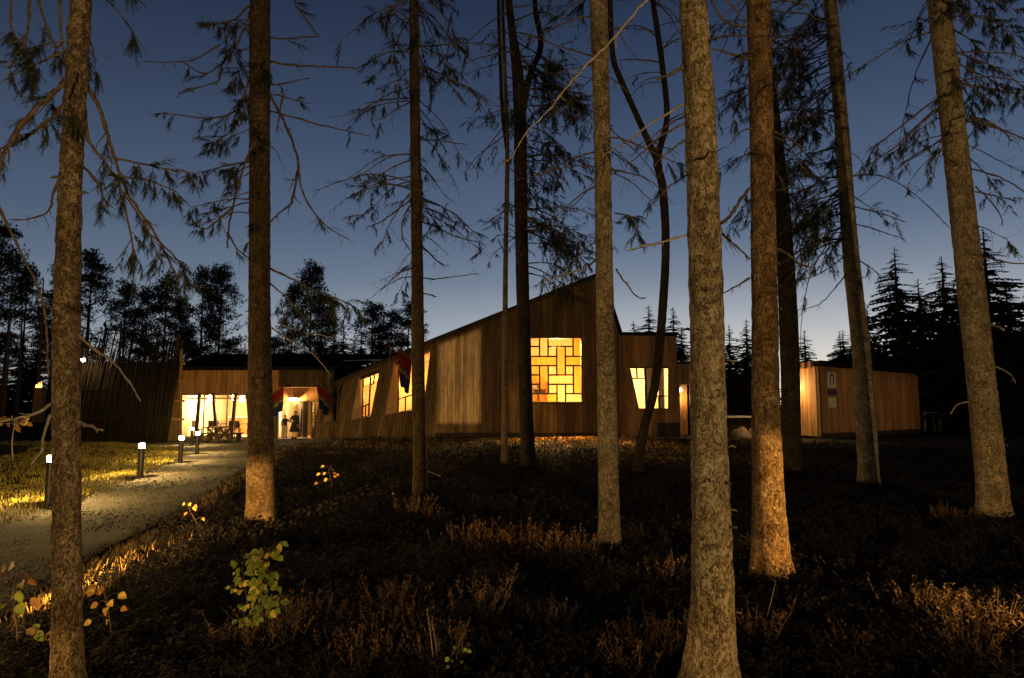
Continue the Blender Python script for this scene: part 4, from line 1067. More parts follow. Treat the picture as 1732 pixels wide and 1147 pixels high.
# ------------------------------------------------------------------ trees
def smooth_pts(P, n):
    """Catmull-Rom through (point, radius) pairs"""
    out = []
    for i in range(len(P) - 1):
        p0 = P[max(i - 1, 0)]; p1 = P[i]; p2 = P[i + 1]; p3 = P[min(i + 2, len(P) - 1)]
        k = n if isinstance(n, int) else max(2, int((p2[0] - p1[0]).length / n))
        for j in range(k):
            t = j / k; f = lambda a, b, c, d: .5 * ((2 * b) + (c - a) * t + (2 * a - 5 * b + 4 * c - d) * t * t + (3 * b - a - 3 * c + d) * t ** 3)
            out.append((Vector([f(p0[0][q], p1[0][q], p2[0][q], p3[0][q]) for q in range(3)]), f(p0[1], p1[1], p2[1], p3[1])))
    out.append(P[-1]); return out
def trunk_mesh(P, seg, step, rough, seed, flare=.45):
    pts = smooth_pts(P, step); v = []; z0 = P[0][0].z
    n = len(pts)
    for i, (p, r) in enumerate(pts):
        h = p.z - z0
        for q in range(seg):
            a = 2 * math.pi * q / seg; ca, sa = math.cos(a), math.sin(a)
            fl = 1 + flare * math.exp(-max(h - .1, 0) / .17) * (1 + .9 * math.sin(a * 4 + seed) + .5 * math.sin(a * 7 + seed * 2))
            d = r * fl * (1 + .05 * nz(ca * 1.2 + seed, sa * 1.2, h * .9))
            d += rough * (noise.noise(Vector((ca * r * 24 + seed, sa * r * 24, h * 9))) + .8 * noise.noise(Vector((ca * r * 60, sa * r * 60 + seed, h * 26))))
            v.append((p.x + ca * d, p.y + sa * d, p.z))
    f = []
    for i in range(n - 1):
        for q in range(seg):
            q2 = (q + 1) % seg; f.append((i * seg + q, i * seg + q2, (i + 1) * seg + q2, (i + 1) * seg + q))
    m = MB(); m.v = v; m.f = f; return m
def sprig(mb, p, d, L, n=7, w=.02):
    """a spray of needles: narrow blades on both sides of a twig"""
    d = d.normalized(); sd = d.cross(Vector((rnd.uniform(-.5, .5), rnd.uniform(-.5, .5), 1))); sd = sd.normalized() if sd.length > .01 else Vector((1, 0, 0))
    for i in range(n):
        t = (i + .4) / n; c = p + d * L * t
        for sg in (-1, 1):
            l_ = L * .26 * (1 - .5 * t) * rnd.uniform(.7, 1.2)
            e = c + (sd * sg * .75 + d * .7 + Vector((0, 0, -.25))) * l_
            wv = d * w * .5
            mb.quad(c - wv, c + wv, e)
    mb.quad(p - sd * w * .3, p + sd * w * .3, p + d * L * 1.12)
def branch(tw, nd_, pts, r0, r1, twigs, needle, seg=5, tl=.35, knob=True, droop=.5, ns=1.0):
    """tw collects wood, nd_ collects needles"""
    P = smooth_pts([(Vector(p), 0.0) for p in pts], 5); P = [p[0] for p in P]; n = len(P)
    P = [p + Vector((rnd.gauss(0, 1), rnd.gauss(0, 1), rnd.gauss(0, 1))) * r0 * .35 for p in P]
    r0 *= 1.45; r1 *= 1.5
    tw.tube(P, [(r0 + (r1 - r0) * i / (n - 1)) * (1 + (.35 if (knob and rnd.random() < .25) else 0)) for i in range(n)], seg)
    total = sum((P[i + 1] - P[i]).length for i in range(n - 1))
    for k in range(twigs):
        t = rnd.uniform(.2, 1) ** .8; i = min(int(t * (n - 1)), n - 2); p = P[i] + (P[i + 1] - P[i]) * (t * (n - 1) - i)
        d = (P[i + 1] - P[i]).normalized()
        sd = Vector((rnd.gauss(0, 1), rnd.gauss(0, 1), rnd.gauss(0, .6)))
        dr = (d * .7 + sd.normalized() * .75 + Vector((0, 0, -droop * rnd.random()))).normalized()
        L = tl * rnd.uniform(.4, 1.3) * (1.1 - .5 * t); rr_ = max(r0 * .34, r1 * .9) * rnd.uniform(.7, 1)
        Q = [p]; dd = dr
        for j in range(4):
            dd = (dd + Vector((rnd.gauss(0, .22), rnd.gauss(0, .22), rnd.gauss(-.08 * droop, .2)))).normalized(); Q.append(Q[-1] + dd * L / 4)
        tw.tube(Q, [rr_, rr_ * .85, rr_ * .7, rr_ * .55, rr_ * .35], 4, False)
        for j in (2, 3):
            if rnd.random() < .6:
                e2 = (dd + Vector((rnd.gauss(0, .7), rnd.gauss(0, .7), rnd.gauss(0, .5)))).normalized() * L * .3
                tw.tube([Q[j], Q[j] + e2 * .6, Q[j] + e2 + Vector((0, 0, -.01))], [rr_ * .5, rr_ * .4, rr_ * .25], 3, False)
        if needle and rnd.random() < needle:
            for j in range(1, 5):
                for _ in range(4):
                    sprig(nd_, Q[j], (dd + Vector((rnd.gauss(0, .55), rnd.gauss(0, .55), -.35 - .35 * rnd.random()))), rnd.uniform(.07, .15) * (1 + tl * .5) * ns, 8, (.008 + .008 * tl) * ns)
def px_branch(Yline, pts): return [at(u, v, Y) for (u, v), Y in zip(pts, Yline)]

TREES = []
def big_tree(spec):
    pts = spec['pts']; (bu, bv, bw_) = pts[0]
    g = gnd(bu, bv); g.z = gz(g.x, g.y); Y = g.y if 'Y' not in spec else spec['Y']
    if 'Y' in spec: q = at(bu, bv, Y); g = Vector((q.x, Y, gz(q.x, Y)))
    t = empty('spruce_tree' if spec.get('kind', 's') == 's' else 'slender_tree', g, spec['label'], 'tree', 'tree trunks around the viewer')
    P = []
    for i, (u, v, w) in enumerate(pts):
        q = at(u, v, Y); r = w / FPX * Y / 2 * .93
        if i == 0: q = Vector((g.x, Y, g.z - .12)); 
        P.append((q, r))
    # carry the trunk on above the frame
    d = (P[-1][0] - P[-2][0]).normalized(); top = P[-1][0]; Ht = spec.get('H', 15)
    if spec.get('extend', True) and top.z < Ht:
        for k in range(1, 6):
            f = k / 5; P.append((top + Vector((d.x * .5, 0, 1)) * (Ht - top.z) * f, max(.02, P[len(pts) - 1][1] * (1 - .9 * f))))
    near = Y < 11
    trunk_mesh(P, 56 if near else 28, .03 if near else .09, spec.get('rough', .008) , rnd.random() * 20, spec.get('flare', .34)).build('trunk', spec.get('bark', 'spruce_bark'), t, True)
    TREES.append((t, P, Y, spec))
    return t, P, Y
def trunk_at(P, z):
    for a, b in zip(P, P[1:]):
        if a[0].z <= z <= b[0].z:
            f = (z - a[0].z) / max(1e-6, b[0].z - a[0].z); return a[0] + (b[0] - a[0]) * f, a[1] + (b[1] - a[1]) * f
    return P[-1]
def rand_branches(t, P, n, z0, z1, L0, L1, needle, nd_, up=0.0, r=.012, twigs=7, az=None, tl=.35, mat='twig'):
    for k in range(n):
        z = rnd.uniform(z0, z1); c, rr_ = trunk_at(P, z)
        a = rnd.uniform(0, 2 * math.pi) if az is None else rnd.choice(az) + rnd.gauss(0, .5)
        d = Vector((math.cos(a), math.sin(a), up + rnd.uniform(-.35, .25))); L = rnd.uniform(L0, L1)
        pts = [c + Vector((d.x, d.y, 0)).normalized() * rr_ * .7]; dd = d.normalized()
        for j in range(4):
            dd = (dd + Vector((rnd.gauss(0, .13), rnd.gauss(0, .13), -.19 + rnd.gauss(0, .1) + (.16 if j > 2 else 0)))).normalized(); pts.append(pts[-1] + dd * L / 4)
        tw = MB(); branch(tw, nd_, pts, r * rnd.uniform(.7, 1.2) * (.6 + .4 * L / L1), r * .25, int(twigs * rnd.uniform(.6, 1.3)), needle, tl=tl)
        tw.build('branch', mat, t, True)
def stubs(t, P, n, z0, z1):
    for k in range(n):
        z = rnd.uniform(z0, z1); c, rr_ = trunk_at(P, z); a = rnd.uniform(math.pi, 2 * math.pi) if rnd.random() < .7 else rnd.uniform(0, math.pi)
        d = Vector((math.cos(a), math.sin(a), rnd.uniform(-.2, .3))); L = rnd.uniform(.015, .06)
        tw = MB(); tw.tube([c + d * rr_ * .8, c + d * (rr_ + L * .5), c + d * (rr_ + L) + Vector((0, 0, -.01))], [.010, .008, .005], 6); tw.build('branch_stub', 'twig', t, True)

S = {}
def T(name, **k): S[name] = big_tree(k)
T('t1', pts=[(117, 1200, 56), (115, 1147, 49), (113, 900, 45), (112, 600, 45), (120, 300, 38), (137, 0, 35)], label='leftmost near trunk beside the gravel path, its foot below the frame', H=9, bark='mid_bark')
T('t2', pts=[(442, 893, 52), (441, 800, 48), (440, 650, 42), (439, 500, 38), (439, 250, 37), (440, 0, 37)], label='trunk at left with its foot lit orange, in front of the glazed wing', H=14, bark='shaded_brown_bark')
T('t3', pts=[(711, 850, 26), (710, 750, 25), (707, 600, 23), (705, 400, 21), (702, 200, 19), (700, 0, 18)], label='slim straight trunk before the slanted bay windows', H=16, bark='shaded_brown_bark')
T('t4', pts=[(853, 795, 12), (854, 650, 11), (855, 450, 9), (858, 250, 8), (853, 100, 7), (850, 0, 6)], label='very thin pale trunk left of the crooked dark one', H=15, kind='x', bark='fine_bark', rough=.002)
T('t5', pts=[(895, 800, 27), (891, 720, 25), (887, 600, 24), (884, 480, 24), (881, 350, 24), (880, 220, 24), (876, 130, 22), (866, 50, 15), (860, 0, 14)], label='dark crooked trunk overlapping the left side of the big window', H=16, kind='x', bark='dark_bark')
T('t6', pts=[(1030, 928, 42), (1030, 850, 37), (1026, 650, 34), (1021, 400, 31), (1018, 200, 31), (1012, 0, 33)], label='pale lit trunk rising before the peak of the gable', H=13)
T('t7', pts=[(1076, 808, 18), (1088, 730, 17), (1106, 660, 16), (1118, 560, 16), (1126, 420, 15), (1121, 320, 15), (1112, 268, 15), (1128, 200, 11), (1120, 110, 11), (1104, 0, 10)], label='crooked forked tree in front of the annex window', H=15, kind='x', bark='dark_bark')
T('t8', pts=[(1203, 1192, 96), (1203, 1120, 84), (1205, 1000, 72), (1200, 750, 64), (1193, 450, 60), (1184, 200, 56), (1172, 0, 51)], label='thickest nearest trunk right of centre, pale rough bark lit from the front', H=9, rough=.007)
T('t9', pts=[(1303, 983, 66), (1301, 900, 60), (1298, 800, 53), (1294, 600, 47), (1290, 300, 43), (1283, 0, 42)], label='trunk just right of the thickest one, its foot glowing orange', H=12, bark='red_bark')
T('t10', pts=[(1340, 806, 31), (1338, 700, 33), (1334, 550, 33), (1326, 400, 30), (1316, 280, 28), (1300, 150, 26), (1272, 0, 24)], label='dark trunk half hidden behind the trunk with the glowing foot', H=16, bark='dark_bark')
T('t11', pts=[(1470, 825, 36), (1466, 740, 34), (1457, 600, 31), (1438, 420, 28), (1424, 220, 25), (1404, 0, 24)], label='leaning trunk in front of the shed wall', H=15, bark='spruce_bark')
T('t12', pts=[(1682, 886, 54), (1676, 800, 49), (1655, 600, 46), (1622, 300, 42), (1588, 0, 38)], label='rightmost trunk, leaning left, lit along its lower half', H=13, bark='spruce_bark')
# forks of the crooked trees
def fork(key, pts, name='limb'):
    t, P, Y = S[key]; Q = [(at(u, v, Y), w / FPX * Y / 2) for u, v, w in pts]
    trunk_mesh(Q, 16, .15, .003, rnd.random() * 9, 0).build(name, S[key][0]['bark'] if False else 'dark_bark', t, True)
fork('t5', [(880, 190, 20), (896, 128, 12), (912, 90, 11), (914, 60, 10), (905, 10, 9), (900, -120, 5)])
fork('t7', [(1113, 272, 14), (1095, 235, 12), (1070, 180, 11), (1048, 130, 11), (1036, 90, 10), (1032, 0, 9), (1030, -150, 5)])
fork('t4', [(858, 260, 6), (850, 190, 7), (846, 100, 6), (843, 0, 6), (842, -150, 4)])

# --- branches copied from the photograph
def bpx(key, pts, r0, r1, twigs, needle=0, dy=None, tl=.3, mat='twig', droop=.5):
    t, P, Y = S[key]; n = len(pts); dy = dy or (0, 0)
    ys = [Y + dy[0] + (dy[1] - dy[0]) * i / (n - 1) for i in range(n)]
    tw = MB(); branch(tw, NEED[key], px_branch(ys, pts), r0, r1, twigs, needle * (.75 if key == 't1' else 1), tl=tl, droop=droop, ns=.6 if key == 't1' else 1); tw.build('branch', mat, t, True)
NEED = {k: MB() for k in S}
bpx('t1', [(120, 130), (92, 155), (60, 185), (28, 225), (8, 262), (-10, 310)], .011, .006, 4, 0, (0, -.2), .15)
bpx('t1', [(115, 175), (80, 205), (40, 235), (-5, 255)], .009, .004, 7, .6, (0, .3), .2)
bpx('t1', [(-12, 330), (15, 385), (42, 440), (70, 500), (80, 580), (82, 640)], .0055, .003, 3, 0, (-.2, .1), .1, 'twig')
bpx('t1', [(146, 145), (170, 185), (182, 230), (198, 280), (220, 335), (262, 395), (300, 470)], .010, .004, 18, .75, (.1, .8), .24, droop=1)
bpx('t1', [(143, 180), (150, 235), (178, 275), (205, 320), (245, 380), (270, 440)], .008, .003, 16, .75, (.1, .5), .22, droop=1)
bpx('t1', [(195, 268), (230, 275), (275, 285), (316, 292)], .006, .003, 12, 1, (.4, .6), .16, droop=.8)
bpx('t1', [(182, 296), (215, 300), (250, 305), (300, 325)], .006, .003, 10, 1, (.4, .6), .16, droop=.8)
bpx('t1', [(142, 282), (165, 310), (175, 335), (190, 350)], .006, .003, 6, .7, (0, -.2), .13)
bpx('t1', [(240, 385), (280, 420), (308, 450), (318, 485)], .006, .003, 12, 1, (.6, .9), .2, droop=1)
bpx('t1', [(205, 330), (222, 400), (228, 440), (224, 480)], .005, .003, 9, .9, (.4, .6), .16, droop=1)
bpx('t1', [(102, 0), (103, 60), (112, 100), (118, 120)], .006, .004, 4, 0, (0, 0), .15, 'twig')
bpx('t1', [(52, -10), (48, 40), (40, 75), (15, 115)], .007, .004, 8, .8, (.3, .6), .18)
bpx('t1', [(60, -10), (78, 40), (98, 90), (112, 110)], .006, .004, 10, .7, (.3, .1), .18)
bpx('t1', [(20, 0), (18, 40), (30, 70), (45, 90)], .006, .003, 12, 1, (.5, .6), .2)
bpx('t1', [(110, 280), (90, 330), (85, 352), (60, 368), (15, 372)], .006, .002, 6, 0, (0, .2), .16)
bpx('t1', [(130, 565), (160, 592), (190, 612), (219, 647), (237, 678)], .006, .0025, 4, 0, (0, -.4), .1, 'pale_twig')
bpx('t1', [(128, 712), (140, 718), (155, 722), (172, 729)], .009, .004, 1, 0, (0, -.2), .06, 'pale_twig')
bpx('t1', [(92, 680), (60, 700), (25, 709), (-5, 713)], .007, .004, 4, 0, (0, -.2), .1, 'pale_twig')
bpx('t1', [(85, 702), (72, 745), (71, 762), (52, 785)], .006, .003, 2, 0, (0, -.2), .08, 'pale_twig')
bpx('t2', [(459, 104), (490, 110), (530, 112), (580, 114), (605, 116)], .013, .005, 8, 0, (0, -.3), .2)
bpx('t2', [(458, 142), (474, 146), (478, 160), (473, 190), (468, 222)], .010, .007, 4, 0, (0, -.3), .15)
bpx('t2', [(472, 143), (495, 138), (525, 132)], .008, .004, 3, 0, (0, -.3), .12)
bpx('t2', [(458, 188), (495, 198), (545, 212), (590, 222), (628, 231)], .009, .004, 4, 0, (0, -.5), .2)
bpx('t2', [(456, 160), (475, 195), (492, 235), (504, 275), (496, 330), (490, 350)], .016, .009, 5, .2, (0, -.4), .3)
bpx('t2', [(504, 275), (510, 320), (530, 358), (555, 385), (590, 405)], .010, .004, 8, .2, (-.4, -.6), .3)
bpx('t2', [(492, 345), (470, 362), (458, 375)], .010, .006, 4, 0, (-.4, -.1), .2)
bpx('t2', [(458, 64), (480, 66), (510, 63), (540, 62)], .010, .005, 5, .2, (0, -.3), .25)
bpx('t2', [(540, 62), (508, 20), (500, 5), (495, -30)], .009, .006, 4, .2, (-.3, 0), .25)
bpx('t2', [(424, 20), (410, 55), (395, 85), (372, 110), (345, 125), (310, 105)], .014, .006, 9, .2, (0, .5), .35)
bpx('t2', [(375, 108), (370, 135), (345, 145), (302, 158)], .011, .005, 6, .1, (.3, .5), .25)
bpx('t2', [(372, 75), (330, 100), (285, 105), (240, 104)], .009, .004, 7, .1, (.3, .6), .25)
bpx('t2', [(424, 125), (410, 170), (395, 190), (350, 200), (276, 190)], .013, .005, 14, .6, (0, .5), .35)
bpx('t2', [(422, 170), (405, 200), (380, 230), (350, 245)], .011, .005, 14, .9, (0, .4), .35)
bpx('t2', [(436, 230), (420, 262), (403, 310), (394, 350), (386, 392), (384, 420)], .012, .008, 4, .1, (-.2, -.4), .2)
bpx('t2', [(394, 350), (372, 370), (345, 388), (326, 372)], .010, .005, 7, .2, (-.4, -.5), .22)
bpx('t2', [(386, 395), (400, 420), (424, 440)], .009, .006, 7, .4, (-.4, 0), .25)
bpx('t2', [(420, 10), (400, 30), (375, 40), (345, 40)], .012, .005, 14, .9, (0, .4), .35)
bpx('t2', [(458, 455), (490, 470), (530, 490), (570, 505), (600, 520)], .011, .005, 18, .9, (0, -.5), .4, droop=.8)
bpx('t2', [(458, 480), (480, 500), (505, 525), (520, 545)], .009, .004, 10, .7, (0, -.4), .3, droop=.8)
bpx('t2', [(460, 555), (490, 575), (530, 600), (560, 635)], .009, .003, 6, 0, (0, -.6), .3, 'pale_twig')
bpx('t2', [(470, 545), (500, 558), (540, 566), (565, 572)], .008, .003, 6, 0, (0, -.6), .25, 'pale_twig')
bpx('t3', [(693, 340), (672, 355), (645, 375), (620, 385)], .012, .006, 3, 0, (0, -.2), .2)
bpx('t3', [(693, 348), (682, 370), (680, 400), (695, 425)], .011, .007, 4, 0, (0, -.2), .15)
bpx('t3', [(713, 375), (740, 385), (770, 400), (812, 410)], .011, .005, 6, 0, (0, -.3), .3)
bpx('t3', [(713, 415), (728, 430), (745, 445), (760, 450)], .010, .004, 3, 0, (0, -.3), .2)
bpx('t3', [(714, 470), (735, 472), (770, 468), (810, 462)], .009, .004, 4, 0, (0, -.3), .25)
bpx('t3', [(711, 495), (725, 498), (738, 502)], .010, .006, 3, 0, (0, -.3), .15)
bpx('t3', [(692, 165), (665, 168), (640, 170), (620, 175)], .012, .006, 4, 0, (0, -.3), .2)
bpx('t3', [(712, 235), (740, 238), (790, 245)], .010, .004, 4, 0, (0, -.3), .25)
bpx('t3', [(723, 797), (732, 800), (745, 806)], .008, .004, 0, 0, (0, -.1), .1, 'pale_twig')
bpx('t8', [(1166, -60), (1110, -15), (1072, 24), (1034, 70), (1002, 100), (962, 143), (928, 187), (893, 220), (868, 262), (850, 280)], .0058, .0016, 12, 0, (0, -.3), .1, 'pale_twig')
bpx('t8', [(1160, 174), (1100, 210), (1060, 240), (1020, 262)], .0048, .002, 7, 0, (0, -.2), .1, 'pale_twig')
bpx('t8', [(1163, 398), (1125, 408), (1090, 416), (1062, 424)], .0052, .003, 3, 0, (0, -.15), .05, 'pale_twig')
bpx('t6', [(1040, 360), (1060, 365), (1075, 372), (1080, 400)], .009, .004, 9, 1, (.2, .4), .22, droop=1)
bpx('t6', [(1008, 440), (985, 455), (950, 465), (920, 474)], .010, .004, 5, .1, (.3, .2), .25, 'pale_twig')
bpx('t6', [(1042, 455), (1055, 475), (1075, 500), (1090, 505)], .009, .004, 3, 0, (0, .2), .2)
bpx('t8', [(1160, 108), (1140, 122), (1110, 135)], .009, .004, 3, 0, (0, -.1), .08)
bpx('t8', [(1220, 378), (1238, 362), (1255, 335), (1268, 318)], .008, .005, 3, 0, (0, -.2), .07)
bpx('t8', [(1222, 395), (1240, 412), (1268, 437)], .005, .003, 2, 0, (0, -.2), .07)
bpx('t9', [(1268, 45), (1240, 42), (1215, 25), (1200, -10)], .010, .006, 3, 0, (0, -.2), .1)
bpx('t9', [(1268, 100), (1240, 92), (1205, 82)], .010, .005, 4, 0, (0, -.2), .12)
bpx('t9', [(1313, 420), (1335, 432), (1350, 445), (1368, 452)], .011, .007, 4, 0, (0, -.2), .1)
bpx('t9', [(1268, 470), (1245, 485), (1215, 500)], .008, .004, 5, 0, (0, -.2), .1)
bpx('t11', [(1440, 300), (1400, 300), (1360, 298), (1330, 292)], .012, .006, 6, 0, (0, -.2), .3)
bpx('t11', [(1448, 365), (1420, 385), (1392, 425), (1372, 462), (1358, 520), (1354, 600)], .012, .004, 9, .4, (0, -.4), .35)
bpx('t11', [(1432, 430), (1400, 455), (1370, 470), (1350, 475)], .011, .004, 6, .1, (0, -.4), .35)
bpx('t11', [(1438, 455), (1410, 490), (1385, 515), (1345, 525)], .010, .004, 5, 0, (0, -.4), .3)
bpx('t11', [(1440, 378), (1470, 385), (1500, 395), (1530, 405)], .010, .004, 6, .2, (0, -.3), .3)
bpx('t11', [(1430, 300), (1480, 296), (1520, 310), (1560, 340), (1605, 385)], .011, .005, 6, 0, (0, -.4), .3)
bpx('t12', [(1610, 150), (1560, 185), (1510, 225), (1480, 250), (1460, 290)], .012, .005, 10, .3, (0, -.4), .4)
bpx('t12', [(1618, 215), (1580, 245), (1540, 270), (1510, 290)], .011, .005, 7, .1, (0, -.4), .35)
bpx('t12', [(1614, 165), (1570, 195), (1525, 240), (1440, 300)], .011, .004, 8, .1, (0, -.5), .3)
bpx('t12', [(1650, 315), (1670, 335), (1690, 360), (1697, 382)], .008, .004, 4, 0, (0, -.2), .2)
bpx('t12', [(1640, 200), (1670, 208), (1695, 222), (1712, 240)], .010, .005, 6, 0, (0, -.2), .25)
bpx('t12', [(1622, 140), (1660, 148), (1700, 155), (1745, 160)], .010, .006, 5, 0, (0, -.2), .25)
bpx('t12', [(1655, 435), (1680, 438), (1710, 445), (1740, 446)], .010, .006, 3, 0, (0, -.2), .2)
bpx('t12', [(1677, 617), (1695, 625), (1710, 635), (1718, 648)], .008, .004, 2, 0, (0, -.2), .12, 'pale_twig')
bpx('t12', [(1638, 680), (1620, 684), (1608, 700)], .010, .006, 1, 0, (0, -.2), .08, 'pale_twig')
bpx('t12', [(1668, 548), (1685, 552), (1698, 558)], .013, .010, 0, 0, (0, -.3), .1, 'pale_twig')
# --- the tangle of thin dead branches higher up
rand_branches(S['t3'][0], S['t3'][1], 62, 5.4, 10.5, .6, 2.0, .3, NEED['t3'], .0, .012, 11, tl=.5)
rand_branches(S['t3'][0], S['t3'][1], 8, 3, 5.5, .4, 1.1, 0, NEED['t3'], .0, .009, 5, tl=.3)
rand_branches(S['t5'][0], S['t5'][1], 34, 6.5, 13, 1.0, 2.6, .5, NEED['t5'], .1, .018, 9, tl=.6)
rand_branches(S['t5'][0], S['t5'][1], 34, 5.3, 11.5, 1.0, 2.7, 1, NEED['t5'], .0, .016, 20, az=[0.1, -.4], tl=.65)
rand_branches(S['t4'][0], S['t4'][1], 22, 6, 13, .6, 1.8, .3, NEED['t4'], .1, .012, 8, tl=.5)
rand_branches(S['t6'][0], S['t6'][1], 30, 3.8, 7.8, .4, 1.5, .1, NEED['t6'], .05, .009, 7, tl=.3)
rand_branches(S['t7'][0], S['t7'][1], 20, 8, 13, .7, 2.0, .05, NEED['t7'], .3, .014, 7, tl=.5)
rand_branches(S['t8'][0], S['t8'][1], 9, 3.0, 5, .25, .7, .0, NEED['t8'], 0, .006, 6, tl=.15)
rand_branches(S['t9'][0], S['t9'][1], 22, 3.4, 6.5, .3, 1.1, .05, NEED['t9'], 0, .008, 6, tl=.22)
rand_branches(S['t10'][0], S['t10'][1], 30, 6.5, 13, .8, 2.2, .8, NEED['t10'], 0, .016, 14, tl=.6)
rand_branches(S['t11'][0], S['t11'][1], 52, 5.4, 11.5, .8, 2.2, .85, NEED['t11'], -.05, .014, 15, az=[math.pi, math.pi - .5, 2.6], tl=.55)
rand_branches(S['t11'][0], S['t11'][1], 16, 4.6, 10, .5, 1.7, .4, NEED['t11'], -.05, .012, 9, tl=.4)
rand_branches(S['t12'][0], S['t12'][1], 34, 4.4, 8.5, .5, 1.9, .35, NEED['t12'], -.1, .010, 9, tl=.4)
rand_branches(S['t12'][0], S['t12'][1], 10, 6.8, 8.6, .8, 1.8, .9, NEED['t12'], -.1, .010, 14, az=[0, .4], tl=.45)
rand_branches(S['t2'][0], S['t2'][1], 24, 4.2, 8.2, .3, 1.0, .6, NEED['t2'], -.1, .009, 7, tl=.25)
rand_branches(S['t1'][0], S['t1'][1], 8, 3.0, 4.6, .2, .7, .4, NEED['t1'], -.2, .006, 7, tl=.16)
for k, n, a, b in (('t1', 9, .3, 3.6), ('t2', 10, .8, 7), ('t3', 14, .8, 8), ('t6', 12, .6, 6), ('t8', 14, .4, 3.8), ('t9', 14, .5, 5), ('t11', 10, 1, 7), ('t12', 10, 1, 6)):
    stubs(S[k][0], S[k][1], n, a, b)
for k in S:
    if NEED[k].f: NEED[k].build('needle_foliage', 'needles', S[k][0])

# ------------------------------------------------------------------ dark woods behind
def far_spruce(H, seed):
    r = random.Random(seed); m = MB(); lev = 46
    for i in range(lev):
        t = i / lev; z = H * (.05 + .94 * t); z_ = z; rad = H * .22 * (1 - t) ** .9 * r.uniform(.75, 1.2) + .12
        for k in range(10 if t < .8 else 6):
            if r.random() < .12: continue
            z = z_ + r.uniform(-.022, .022) * H
            a = r.uniform(0, 2 * math.pi); L = rad * r.uniform(.65, 1.15); d = Vector((math.cos(a), math.sin(a), 0)); sd = Vector((-d.y, d.x, 0))
            zt = lambda s_: z + L * (.12 * s_ - .42 * s_ * s_ + (.12 * s_ ** 4))
            for q in range(6):
                s0 = q / 6; s1 = (q + 1.3) / 6; c0 = d * L * s0; c1 = d * L * min(s1, 1.05); w_ = L * .3 * (1 - .7 * s0) * r.uniform(.7, 1.2)
                p0 = Vector((c0.x, c0.y, zt(s0))); p1 = Vector((c1.x, c1.y, zt(s1) - .05))
                m.quad(p0, p1 + sd * w_ + Vector((0, 0, -.12 * L * r.random())), p1)
                m.quad(p0, p1, p1 - sd * w_ + Vector((0, 0, -.12 * L * r.random())))
                m.quad(p0, p1, (p0 + p1) / 2 + Vector((0, 0, -.16 * L * r.uniform(.4, 1.1))))
    return m
def far_pine(H, seed, lo=.42):
    r = random.Random(seed); m = MB(); wd = MB()
    wd.tube([(0, 0, -.3), (r.uniform(-.1, .1), 0, H * .3), (r.uniform(-.2, .2), r.uniform(-.2, .2), H * .65), (0, 0, H * .97)], [.16, .13, .09, .02], 8)
    for i in range(48):
        t = lo + (1 - lo) * (i / 48) ** .9; z = H * t * r.uniform(.97, 1.02); a = r.uniform(0, 2 * math.pi)
        L = H * .17 * (1.05 - ((t - lo) / (1 - lo)) ** 1.5) * r.uniform(.6, 1.15) + .25
        d = Vector((math.cos(a), math.sin(a), r.uniform(-.1, .5)))
        p0 = Vector((0, 0, z)); p1 = p0 + d * L
        wd.tube([p0, (p0 + p1) / 2 + Vector((0, 0, .06 * L)), p1], [.035, .022, .01], 4, False)
        for c in range(6):
            cc = p0 + d * L * r.uniform(.45, 1.08) + Vector((r.gauss(0, .16), r.gauss(0, .16), r.gauss(.05, .1)))
            R_ = r.uniform(.3, .62)
            for q in range(34):
                u = Vector((r.gauss(0, 1), r.gauss(0, 1), r.gauss(0, .62)))
                u = u.normalized() * R_ * r.uniform(.3, 1); v = Vector((r.gauss(0, 1), r.gauss(0, 1), r.gauss(0, 1))).normalized() * R_ * .17
                m.quad(cc + u - v, cc + u + v, cc + u * 1.4 + Vector((0, 0, .05)))
    return m, wd
VAR = []
for i in range(4):
    cr_ = far_spruce(14, 40 + i)
    me = bpy.data.meshes.new('crown'); me.from_pydata(cr_.v, [], cr_.f); me.materials.append(M('far_needles'))
    tb = MB().tube([(0, 0, -.3), (0, 0, 7), (0, 0, 13.8)], [.2, .12, .015], 8); mt = bpy.data.meshes.new('trunk'); mt.from_pydata(tb.v, [], tb.f); mt.materials.append(M('far_trunk'))
    VAR.append(('s', me, mt))
for i in range(5):
    cr_, wd = far_pine(14, 70 + i, (.42, .5, .36, .46, .3)[i])
    me = bpy.data.meshes.new('crown'); me.from_pydata(cr_.v, [], cr_.f); me.materials.append(M('far_needles'))
    mt = bpy.data.meshes.new('trunk'); mt.from_pydata(wd.v, [], wd.f); mt.materials.append(M('far_trunk'))
    VAR.append(('p', me, mt))
def far_tree(x, y, H, kind, label, group, wide=1.0):
    c = [v for v in VAR if v[0] == kind]; _, me, mt = rnd.choice(c)
    t = empty('spruce_tree' if kind == 's' else 'pine_tree', (x, y, gz(x, y)), label, 'tree', group)
    s = H / 14; t.scale = (s * wide, s * wide, s); t.rotation_euler.z = rnd.uniform(0, 6.28)
    for nm, d in (('trunk', mt), ('crown', me)):
        o = bpy.data.objects.new(nm, d); C.objects.link(o); o.parent = t
def far_px(u, v, Y, kind, label, group, wide=1.0):
    q = at(u, v, Y); far_tree(q.x, Y, q.z - gz(q.x, Y), kind, label, group, wide)
ORD = 'first second third fourth fifth sixth seventh eighth ninth tenth eleventh twelfth thirteenth fourteenth fifteenth sixteenth seventeenth eighteenth nineteenth twentieth'.split()
LP = 'dark pine in the woods behind the palisade and glazed wing'; GP = 'pines behind the left wing'
